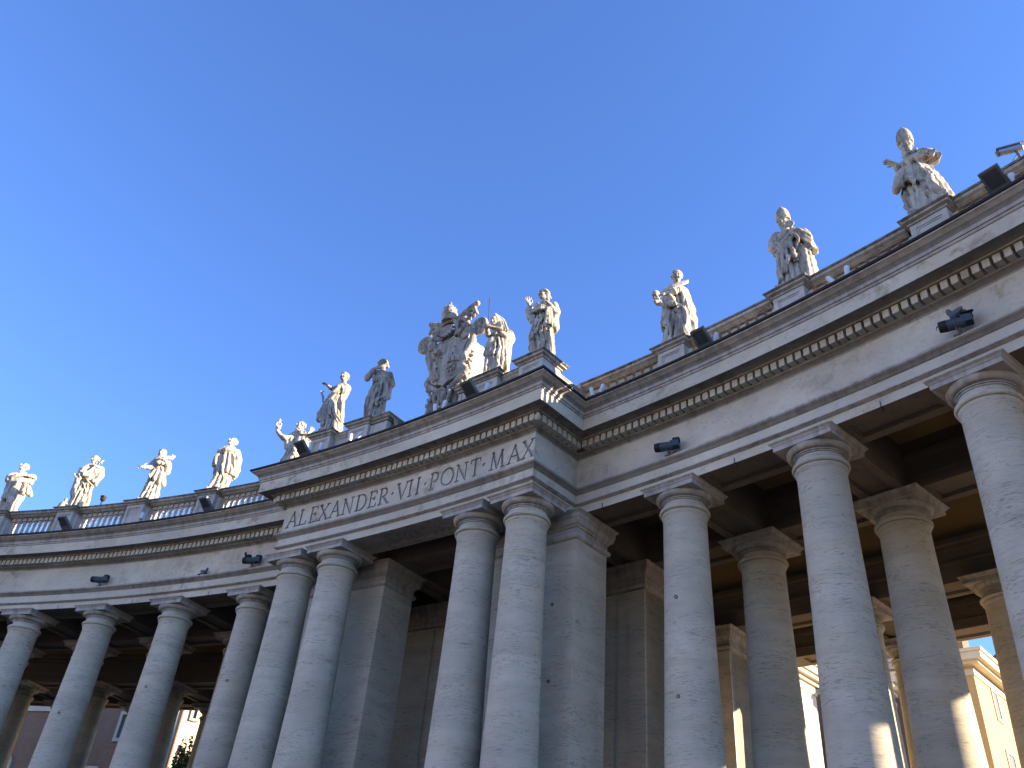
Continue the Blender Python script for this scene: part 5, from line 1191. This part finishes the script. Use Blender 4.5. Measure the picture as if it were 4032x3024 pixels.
        for i in range(5): t = 2*PI*i/5; K.ell(c+d*.13*math.cos(t)+nrm*.13*math.sin(t), (.09, .07, .09), .01)
        K.ell(c, (.08, .10, .08), .005); link(K, 'key', rt, M['statue_dark'])
    # fruit garlands trailing outwards
    for q in (-1, 1):
        g = Fld((min(0, q*2.1), -.55, .0), (max(0, q*2.1), .4, v(18.3)), .026); rn = np.random.RandomState(5+q)
        for i in range(90):
            f = i/89; z = 18.1-2.0*f**.75 if f < .5 else 18.1-2.0*.5**.75-1.0*(f-.5); x = q*(.70+.15*f+ (1.15*max(0, f-.35)/.65)); r = .065+.05*rn.rand()
            g.ell((x+.16*(rn.rand()-.5), -.12+.22*(rn.rand()-.6), v(z)+.18*(rn.rand()-.5)), (r, r, r), .008)
        g.smooth_path([(q*.75, .02, v(18.0)), (q*.95, .02, v(17.2)), (q*1.3, .02, v(16.7)), (q*1.85, .02, v(16.45))], [.14, .22, .24, .12], .03)
        g.box((q*1.25, .1, .55), (.75, .16, .55), .08); link(g, 'garland', rt, M['statue_dark'])
    mb = MB(); mb.tube([(1.28, r0+.1, 20.7), (1.30, r0-.05, 22.0)], .014, 6); mb.build('lightning_rod', M['iron'], rt)
coat_of_arms()
# ================================================================ lamps, cameras, birds
def loc_frame(th):
    return Vector((math.cos(th), -math.sin(th), 0)), Vector((-math.sin(th), -math.cos(th), 0)), Vector((0, 0, 1))   # along, towards the square, up
def floodlight(rr, th, label, turn=0.0):
    a, o_, u = loc_frame(th); base = Vector(pol(rr-1.28, th, 0, 15.36)); r = root('floodlight', base); tag(r, label, 'floodlight', 'floodlights on the cornice edge')
    e = (u*.54+o_*.84).normalized(); nrm = (o_*.54-u*.84).normalized(); a2 = (a*math.cos(turn)+o_*math.sin(turn)*.3).normalized()
    c = base+u*.40+o_*.12
    mb = MB(); mb.obox(c+e*.12, a2*.20, e*.23, nrm*.055); mb.build('housing', M['lampgrey'], r)
    mb = MB(); mb.obox(c-e*.22, a2*.19, e*.11, nrm*.075); mb.build('gear_box', M['lampgrey'], r)
    mb = MB(); mb.obox(c+e*.12+nrm*.056, a2*.155, e*.185, nrm*.006); mb.build('back_panel', M['lampglass'], r)
    mb = MB(); mb.obox(c+e*.12-nrm*.058, a2*.17, e*.20, nrm*.006); mb.build('glass', M['lampglass'], r)
    mb = MB()
    for s in (-1, 1): mb.obox(c+a2*s*.212-e*.10-u*.04, a2*.012, e*.20, nrm*.03)
    mb.obox(base+u*.06, a2*.25, u*.018, o_*.05); mb.tube([base, base+u*.08], .04, 8); mb.build('bracket', M['lampgrey'], r)
mid = lambda i, j: (wing_th(i)+wing_th(j))/2
floodlight(R, .2982, 'large dark floodlight at the right edge, in front of the balustrade')
floodlight(R, .1702, 'dark floodlight just right of the statue with the palm frond')
floodlight(RP, .0552, 'dark floodlight under the shield of the coat of arms')
floodlight(RP, -.0705, 'dark floodlight in front of the monk lifting the monstrance')
floodlight(R, -.1815, 'dark floodlight below the saint in the wide cape')
floodlight(R, -.306, 'dark floodlight below the monk with the slanted cross')
SPOT = {}
def spotlight(rr, th, label, lean=(0, 0), same=True):
    a, o_, u = loc_frame(th); base = Vector(pol(rr-1.18, th, 0, 15.37)); d = (u+a*lean[0]-o_*lean[1]).normalized()
    r = root('spotlight', base); tag(r, label, 'spotlight', 'small white spotlights on the cornice')
    mb = MB(); c = base+u*.36; mb.tube([c, c+d*.02, c+d*.25, c+d*.27], [.055, .062, .062, .058], 14); mb.build('lamp_body', M['white'], r, smooth=True)
    mb = MB(); mb.tube([c-d*.015, c+d*.002], .05, 12); mb.tube([base, base+u*.06], .06, 10); mb.tube([base+u*.05, base+u*.2+a*.05, base+u*.34+a*.02], .014, 6); mb.build('stem', M['lampgrey'], r)
for th, lb, ln in ((.1041, 'white spotlight in the inner corner beside the end pier, left one of the pair', (-.15, -.1)), (.1088, 'white spotlight in the inner corner beside the end pier, right one of the pair', (.45, 0)), (.1735, 'white spotlight just right of the floodlight near the palm statue', (.3, 0)),
               (.2314, 'tilted white spotlight right of the disc-holding pope, left one of the pair', (-.6, 0)), (.2372, 'white spotlight right of the disc-holding pope, right one of the pair', (.1, 0)), (.3008, 'white spotlight touching the large floodlight at the right edge', (.3, 0)), (-.2418, 'white spotlight below the saint with the club', (0, 0))):
    spotlight(R, th, lb, ln)
for th, lb, ln in ((-.0608, 'white spotlight on the panel of the leftmost centre pedestal', (.05, 0)), (-.0373, 'upright white spotlight left of the profile woman\'s pedestal', (0, 0)), (-.0322, 'slanted white spotlight before the profile woman\'s pedestal', (.9, 0)),
               (.0267, 'white spotlight at the garland foot of the arms, left one of the pair', (-.2, 0)), (.0323, 'white spotlight at the garland foot of the arms, right one of the pair', (.25, 0)), (.0617, 'white spotlight right of the floodlight under the shield', (.25, 0))):
    spotlight(RP, th, lb, ln)
def projector(th, label, bars=False):
    a, o_, u = loc_frame(th); base = Vector(pol(R-.70, th, 0, 13.186)); r = root('projector_lamp', base); tag(r, label, 'lamp', 'projector lamps on the architrave ledge')
    ax = (-a*.94+o_*.34).normalized(); b = ax.cross(u).normalized(); c = base+u*.20+o_*.16
    mb = MB(); mb.tube([c-ax*.20, c-ax*.17, c+ax*.12, c+ax*.16], [.09, .115, .125, .12], 14); mb.obox(c-ax*.23+u*.03, ax*.11, b*.10, u*.085); mb.build('lamp_body', M['blue_grey'], r)
    mb = MB(); mb.tube([c+ax*.15, c+ax*.30, c+ax*.31], [.128, .115, .09], 14); mb.build('hood', M['iron'], r); mb = MB(); mb.obox(c-ax*.27+u*.15, ax*.09, b*.07, u*.05); mb.build('ballast_box', M['iron'], r)
    mb = MB(); mb.tube([c-ax*.05-u*.10, base+o_*.02], .035, 8); mb.obox(base+u*.015-o_*.0, a*.13, o_*.06, u*.015); mb.tube([c+b*.14-u*.02, c-u*.14, c-b*.14-u*.02], .016, 6); mb.build('bracket', M['lampgrey'], r)
    if bars:
        mb = MB(); mb.tube([c+u*.12+ax*.02, c+u*.14+ax*.12, c+ax*.34+u*.03, c+ax*.36-u*.04], .012, 6); mb.build('guard_rail', M['iron'], r)
    return c
c1 = projector(wing_th(3)+.002, 'blue-grey projector lamp with guard rail above the rightmost column', True)
projector(wing_th(1)+.0015, 'blue-grey projector lamp above the first column right of the centre')
c2 = projector(wing_th(-1)+.002, 'dark projector lamp just left of the inscribed centre')
projector(wing_th(-3)+.001, 'dark projector lamp at the far left of the architrave')
def pigeon(p, az, label, s=1.0, dark=False):
    p = Vector(p); f = Vector((math.cos(az), math.sin(az), 0)); b = Vector((-f.y, f.x, 0)); u = Vector((0, 0, 1))
    F = Fld((-.26, -.12, -.02), (.24, .12, .30), .012)
    F.ell((0, 0, .11), (.13, .075, .075), .02, tilt=-.35); F.ell((.11, 0, .19), (.05, .045, .06), .04); F.ell((.125, 0, .245), (.036, .032, .034), .02); F.cap((.15, 0, .24), (.18, 0, .232), .012, .005, .005)
    for q in (-1, 1): F.ell((-.03, q*.055, .115), (.13, .025, .055), .01, tilt=-.3); F.cap((.02, q*.03, .06), (.03, q*.03, .0), .010, .010, .01); F.cap((.02, q*.03, .0), (.055, q*.035, .0), .009, .006, .005)
    o = F.build('pigeon', M['pigeon_dark'] if dark else M['pigeon'], None, Matrix.Translation(p)@Matrix.Rotation(az, 4, 'Z')@Matrix.Scale(s, 4))
    tag(o, label, 'bird', 'pigeons perched on the colonnade'); ORIG[o.name] = p
    G = Fld((-.34, -.08, .0), (-.02, .08, .2), .012); G.cap((-.10, 0, .075), (-.26, 0, .03), .03, .035, .01, sq=(1, 1.2, .45)); t = G.build('tail', M['pigeon_dark'], o, None)
a, o_, u = loc_frame(wing_th(3)); pigeon(c1+u*.10+a*.08, math.atan2(-a.y, -a.x), 'grey pigeon standing on the lamp with the guard rail', 1.15)
a, o_, u = loc_frame(wing_th(-1)); pigeon(c2-a*.22+u*.10, math.atan2(-o_.y, -o_.x)+2.2, 'dark pigeon perched on the lamp left of the inscribed centre', .9, True)
th = -.179; q = Vector(pol(R-.70, th, 0, 13.186)); a, o_, u = loc_frame(th); pigeon(q, math.atan2(a.y, a.x), 'pigeon walking along the left architrave ledge', 1.0)
c = ORIG[COLS[(0, -4)].name]; d = Vector((CAMP[0]-c.x, CAMP[1]-c.y, 0)).normalized(); d = Vector((d.x*math.cos(-1.35)-d.y*math.sin(-1.35), d.x*math.sin(-1.35)+d.y*math.cos(-1.35), 0))
pigeon(Vector((c.x, c.y, 11.80))+d*.60, math.atan2(d.y, d.x), 'dark pigeon tucked beside the leftmost capital', .9, True)
# surveillance cameras on the coping
def camera_unit(th, label):
    a, o_, u = loc_frame(th); base = Vector(pol(R-.05, th, 0, 17.15)); r = root('security_camera', base); tag(r, label, 'camera')
    ax = (-a*.80+o_*.58-u*.16).normalized(); b = ax.cross(u).normalized(); n = b.cross(ax); c = base+u*.62-a*.10
    mb = MB(); mb.tube([c-ax*.26, c-ax*.24, c+ax*.24, c+ax*.25], [.07, .085, .085, .08], 14); mb.build('housing', M['steel'], r)
    mb = MB(); mb.obox(c+n*.085-ax*.01, ax*.29, b*.095, n*.012); mb.build('sun_shield', M['steel'], r)
    mb = MB(); mb.tube([c+ax*.24, c+ax*.27], .075, 14); mb.tube([c+ax*.27, c+ax*.275], .045, 12); mb.build('lens', M['lampglass'], r)
    mb = MB(); mb.tube([base, base+u*.30+a*.03, c-ax*.10-n*.09], .035, 8); mb.obox(base+u*.02, a*.09, o_*.09, u*.02)
    k = 10; mb.tube([c-ax*.27+(base+u*.1-c+ax*.27)*i/k+(-a*.22-u*.05)*math.sin(PI*i/k) for i in range(k+1)], .012, 6); mb.build('arm', M['lampgrey'], r)
camera_unit(.3010, 'silver surveillance camera on an arm above the right end of the balustrade')
th = -.3077; a, o_, u = loc_frame(th); base = Vector(pol(R+.05, th, 0, 17.15)); r = root('small_camera', base); tag(r, 'small black dome camera on a post standing on the left coping', 'camera')
mb = MB(); mb.tube([base, base+u*.42], .03, 8); mb.build('post', M['iron'], r)
mb = MB(); mb.sphere(base+u*.52, .12, 12, sc=(1, 1, 1.1)); mb.obox(base+u*.62, a*.10, o_*.10, u*.03); mb.build('dome', M['iron'], r)
p = pol(R+.95, -.3585); mb = MB(); mb.lathe([(15.366, .34), (15.7, .34), (15.72, .27), (17.55, .25), (17.60, .29), (17.68, .29), (17.72, .26), (17.95, .235), (18.10, .19), (18.20, .11), (18.23, .05), (18.28, .055), (18.33, .075), (18.38, .06), (18.41, .01)], 20, p[:2])
tag(mb.build('stone_finial', M['statue_dark'], None, (p[0], p[1], 15.366), smooth=True), 'small round-topped stone finial with a knob behind the monk with the slanted cross', 'finial')

# ================================================================ buildings and a tree seen between the columns
def far(az, dist, z=0.0):
    return Vector((CAMP[0]+dist*math.sin(rad(az)), CAMP[1]+dist*math.cos(rad(az)), z))
def slab(mb, p, q, z0, z1, t0, t1, n):
    """upright slab from p to q (plan), between offsets t0,t1 along normal n"""
    V = [(p+n*t0), (q+n*t0), (q+n*t1), (p+n*t1)]; V = [(v.x, v.y, z) for z in (z0, z1) for v in V]
    mb.add(V, [(3,2,1,0),(4,5,6,7),(0,1,5,4),(1,2,6,5),(2,3,7,6),(3,0,4,7)])
UP = Vector((0, 0, 1))
def palazzo():
    P1 = far(-8.85, 45); P2 = far(-17.75, 47.45); f = (P2-P1).normalized(); nF = Vector((-f.y, f.x, 0)); nF = nF if nF.y < 0 else -nF
    sd = (far(-7.5, 49.6)-P1).normalized(); nS = Vector((sd.y, -sd.x, 0))
    r = root('brick_palazzo', P1); tag(r, 'brick and ochre building with cream cornice seen between the right-hand columns', 'building')
    zb, zc = 15.4, 16.02; L = (P2-P1).length
    mb = MB(); slab(mb, P1+sd*.02, P1+f*22+sd*.02, 0, zb, 0, -.5, nF); mb.build('front_wall', M['brick'], r)
    mb = MB(); slab(mb, P1+nF*.001+sd*.0, P1+sd*26, 0, zb, 0.002, -.5, nS); mb.build('side_wall', M['ochre'], r)
    mb = MB(); slab(mb, P1+f*0-nF*.4, P1+f*.0+sd*.45, 0, zb-.01, .012, -.2, nS)
    cn = MB()
    for z0, z1, o in ((zb-.42, zb-.14, .06), (zb, zb+.14, .42), (zb+.14, zc-.16, .66), (zc-.16, zc, .74)):
        slab(cn, P1+nS*o, P1+f*22, z0, z1, o, -.3, nF); slab(cn, P1+nF*(o-.01), P1+sd*26, z0+.003, z1-.003, o-.004, -.3, nS)
    cn.build('cornice', M['cream'], r)
    mb = MB(); slab(mb, P1+f*.25+sd*.3, P1+f*22, zc, 22, -.3, -.8, nF); slab(mb, P1+f*.25+sd*.3, P1+sd*.8-nS*.1, zc, 22, 0, -.4, nS); mb.build('attic_wall', M['brick'], r)
    mb = MB(); slab(mb, P1+sd*.32-nS*.30, P1+sd*26-nS*.30, zc, 16.6, -.05, -.5, nS); mb.build('attic_side', M['ochre'], r)
    def window(d0, d1, z0, z1):
        fr = MB(); w = .13
        for a, b, c, e in ((d0-w, d0, z0-w, z1+w), (d1, d1+w, z0-w, z1+w), (d0, d1, z1, z1+w), (d0, d1, z0-w, z0)): slab(fr, P1+sd*a, P1+sd*b, c, e, .06, .004, nS)
        o = fr.build('window', M['white'] if False else M['cream'], r)
        g = MB(); slab(g, P1+sd*d0, P1+sd*d1, z0, z1, .02, .005, nS); g.build('pane', M['shutter'], o)
    def along(az):                                            # distance along the side wall where a bearing meets it
        d = Vector((math.sin(rad(az)), math.cos(rad(az)), 0)); q = P1-Vector((CAMP[0], CAMP[1], 0)); q.z = 0
        den = d.x*sd.y-d.y*sd.x; t = (q.x*sd.y-q.y*sd.x)/den; return (Vector((CAMP[0], CAMP[1], 0))+d*t-Vector((P1.x, P1.y, 0))).dot(sd), t
    a0, t0 = along(-8.17); a1, t1 = along(-7.92)
    window(a0+.13, a1-.13, 1.65+t0*.2536, 1.65+t0*.2800); window(a0+.2, a1+.3, 8.6, 1.65+t0*.2216); window(a1+3, a1+4.1, 13.5, 14.9)
palazzo()
def near_block(az0, d0, az1, d1, width, label):
    a, b = far(az0, d0), far(az1, d1); s = (b-a).normalized(); n = Vector((s.y, -s.x, 0)); w = -n
    r = root('side_building', (b.x, b.y, 0)); tag(r, label, 'building'); H = 1.65+.3017*41.0
    mb = MB(); slab(mb, a, b, 0, H, 0, -width, n); mb.build('wall', M['pale'], r)
    c = MB()
    for z0, z1, o in ((H-.50, H-.34, .05), (H-.08, H+.10, .14), (H+.10, H+.30, .34), (H+.30, H+.62, .46), (H+.62, H+.72, .54)): slab(c, a, b+s*o, z0, z1, o, -width, n)
    c.build('cornice', M['cream'], r)
near_block(-20.4, 38.6, -17.84, 42.5, 9, 'pale building with a moulded cornice and blazing sunlit flank between two right-hand columns')
near_block(-13.75, 43.2, -13.36, 44.4, 1.2, 'narrow sunlit wall strip just right of the second right-wing column')
def roof_house():
    c = far(-7.7, 72); d = far(-4.0, 73)-far(-9.5, 72); d.z = 0; d.normalize(); n = Vector((d.y, -d.x, 0)); n = n if n.y < 0 else -n
    r = root('tiled_roof_house', (c.x, c.y, 0)); tag(r, 'distant house with a terracotta tiled roof under a patch of sky', 'building')
    p, q = c-d*3.2, c+d*12
    mb = MB(); slab(mb, p, q, 0, 23.0, 0, -8, n); mb.build('wall', M['ochre'], r)
    mb = MB(); slab(mb, p-d*.4, q, 22.7, 23.1, .5, -.2, n); mb.build('eave', M['cream'], r)
    mb = MB(); k = 62
    for i in range(k):
        a = p-d*.5+d*(15.9*i/k); b0 = a+n*.75; b1 = a-n*1.6
        mb.tube([(b0.x, b0.y, 23.12), (b1.x, b1.y, 24.55)], .15, 7)
    V = [p-d*.6+n*.7, q+n*.7, q-n*1.6, p-d*.6-n*1.6]; mb.add([(v.x, v.y, z) for v, z in zip(V, (23.05, 23.05, 24.5, 24.5))], [(0,1,2,3)])
    mb.build('roof', M['tile'], r)
    mb = MB(); slab(mb, p-d*.2, q, 24.4, 24.75, -1.5, -1.8, n)
    for i in range(30): a = p-d*.3+d*(15.3*i/30)-n*1.65; mb.sphere((a.x, a.y, 24.75), .22, 8, sc=(1, 1, .8))
    mb.build('ridge', M['tile'], r)
roof_house()
def left_block():
    n = Vector((.35, -.937, 0)).normalized(); u = lambda az: Vector((math.sin(rad(az)), math.cos(rad(az)), 0))
    k = 72*abs(u(-65.4).dot(n)); at = lambda az: far(az, k/abs(u(az).dot(n)))
    C = at(-59.2); L = at(-76); d = (C-L).normalized(); r = root('brick_building', (C.x, C.y, 0)); tag(r, 'shaded brick building with pale window frames beyond the left-hand columns', 'building')
    mb = MB(); slab(mb, L, C, 0, 21, 0, -6, n); mb.build('wall', M['brick'], r)
    mb = MB(); slab(mb, at(-72), at(-63.4), 14.66, 15.12, .12, 0, n); mb.build('string_course', M['cream'], r)
    def win(a0, a1, z0, z1):
        p, q = at(a0), at(a1); w = .22; o = MB()
        for s, e, c, h in ((p-d*w, p, z0-w, z1+w), (q, q+d*w, z0-w, z1+w), (p, q, z1, z1+w), (p, q, z0-w, z0)): slab(o, s, e, c, h, .10, 0, n)
        fr = o.build('window', M['cream'], r); g = MB(); slab(g, p, q, z0, z1, .02, 0, n); g.build('pane', M['glass'], fr)
    win(-66.9, -65.5, 12.7, 14.2); win(-60.2, -59.5, 13.0, 14.5); win(-62.0, -60.75, 9.2, 11.0); win(-70.0, -68.6, 12.7, 14.2)
    c = at(-65.2); mb = MB(); V = []; m = 20
    for j, (o, s) in enumerate(((0, 1), (.12, 1), (.14, .85))):
        for i in range(m): t = 2*PI*i/m; q = c+d*(.42*s*math.cos(t))+n*o; V.append((q.x, q.y, 11.0+.75*s*math.sin(t)))
    F = [(j*m+i, j*m+(i+1) % m, (j+1)*m+(i+1) % m, (j+1)*m+i) for j in range(2) for i in range(m)]+[tuple(range(2*m, 3*m))]
    mb.add(V, F); mb.build('oval_plaque', M['cream'], r)
    n2 = Vector((.93, -.367, 0)).normalized(); d2 = Vector((.367, .93, 0)).normalized()
    C2 = far(-58.2, 63.2)
    r2 = root('pale_house', (C2.x, C2.y, 0)); tag(r2, 'brightly sunlit pale house wall seen in the gap left of the centre', 'building')
    mb = MB(); slab(mb, C2, C2+d2*16, 0, 21, 0, -1.2, n2); mb.build('wall', M['pale'], r2)
    k2 = (C2-Vector((CAMP[0], CAMP[1], 0))).dot(n2); at2 = lambda az: far(az, k2/u(az).dot(n2))
    q = at2(-57.05); mb = MB(); mb.tube([q+n2*.09, q+n2*.09+UP*21], .075, 8); mb.build('drainpipe', M['tile'], r2)
    q0, q1 = at2(-56.42), at2(-56.22); o = MB(); w = .17; z0 = 1.65+(q0-far(0, 0)).length*.2013; z1 = z0+1.9
    for s, e, c_, h in ((q0-d2*w, q0, z0-w, z1+w), (q1, q1+d2*w, z0-w, z1+w), (q0, q1, z1, z1+w), (q0-d2*.15, q1+d2*.15, z0-w, z0)): slab(o, s, e, c_, h, .12, 0, n2)
    fr = o.build('window', M['cream'], r2); g = MB(); slab(g, q0, q1, z0, z1, .02, 0, n2); g.build('pane', M['glass'], fr)
    q0, q1 = at2(-56.5), at2(-56.3); o = MB(); z1 = 1.65+(q0-far(0, 0)).length*.1723; z0 = z1-2.2
    for s, e, c_, h in ((q0-d2*w, q0, z0-w, z1+w), (q1, q1+d2*w, z0-w, z1+w), (q0, q1, z1, z1+w), (q0, q1, z0-w, z0)): slab(o, s, e, c_, h, .12, 0, n2)
    fr = o.build('window', M['cream'], r2); g = MB(); slab(g, q0, q1, z0, z1, .02, 0, n2); g.build('pane', M['glass'], fr)
left_block()
def tree():
    c = far(-56.15, 57); r = root('leafy_tree', (c.x, c.y, 0)); tag(r, 'dark leafy tree low in the bright gap between two left-hand columns', 'tree')
    mb = MB(); rn = np.random.RandomState(4)
    mb.tube([c, c+Vector((.1, 0, 3)), c+Vector((0, .1, 6)), c+Vector((.1, .1, 10.2))], [.20, .16, .12, .04], 8)
    for i in range(12): a = 2*PI*rn.rand(); z = 7+2.6*rn.rand(); mb.tube([c+UP*z, c+Vector((.5*math.cos(a), .5*math.sin(a), z+.5))], [.05, .015], 5)
    mb.build('trunk', M['bark'], r)
    lf = MB()
    for i in range(4200):
        v = rn.normal(size=3); v /= np.linalg.norm(v); k = (.35+.65*rn.rand()**.6)*(1+.22*math.sin(5*math.atan2(v[1], v[0])+4*v[2])); p = c+Vector((.85*v[0]*k, .85*v[1]*k, 9.2+2.5*v[2]*k))
        e = Vector(rn.normal(size=3)).normalized(); g = e.cross(Vector(rn.normal(size=3))).normalized(); s = .07+.08*rn.rand()
        lf.add([p-e*s, p+g*s*.5, p+e*s, p-g*s*.5], [(0,1,2,3)])
    lf.build('crown', M['leaf'], r)
tree()
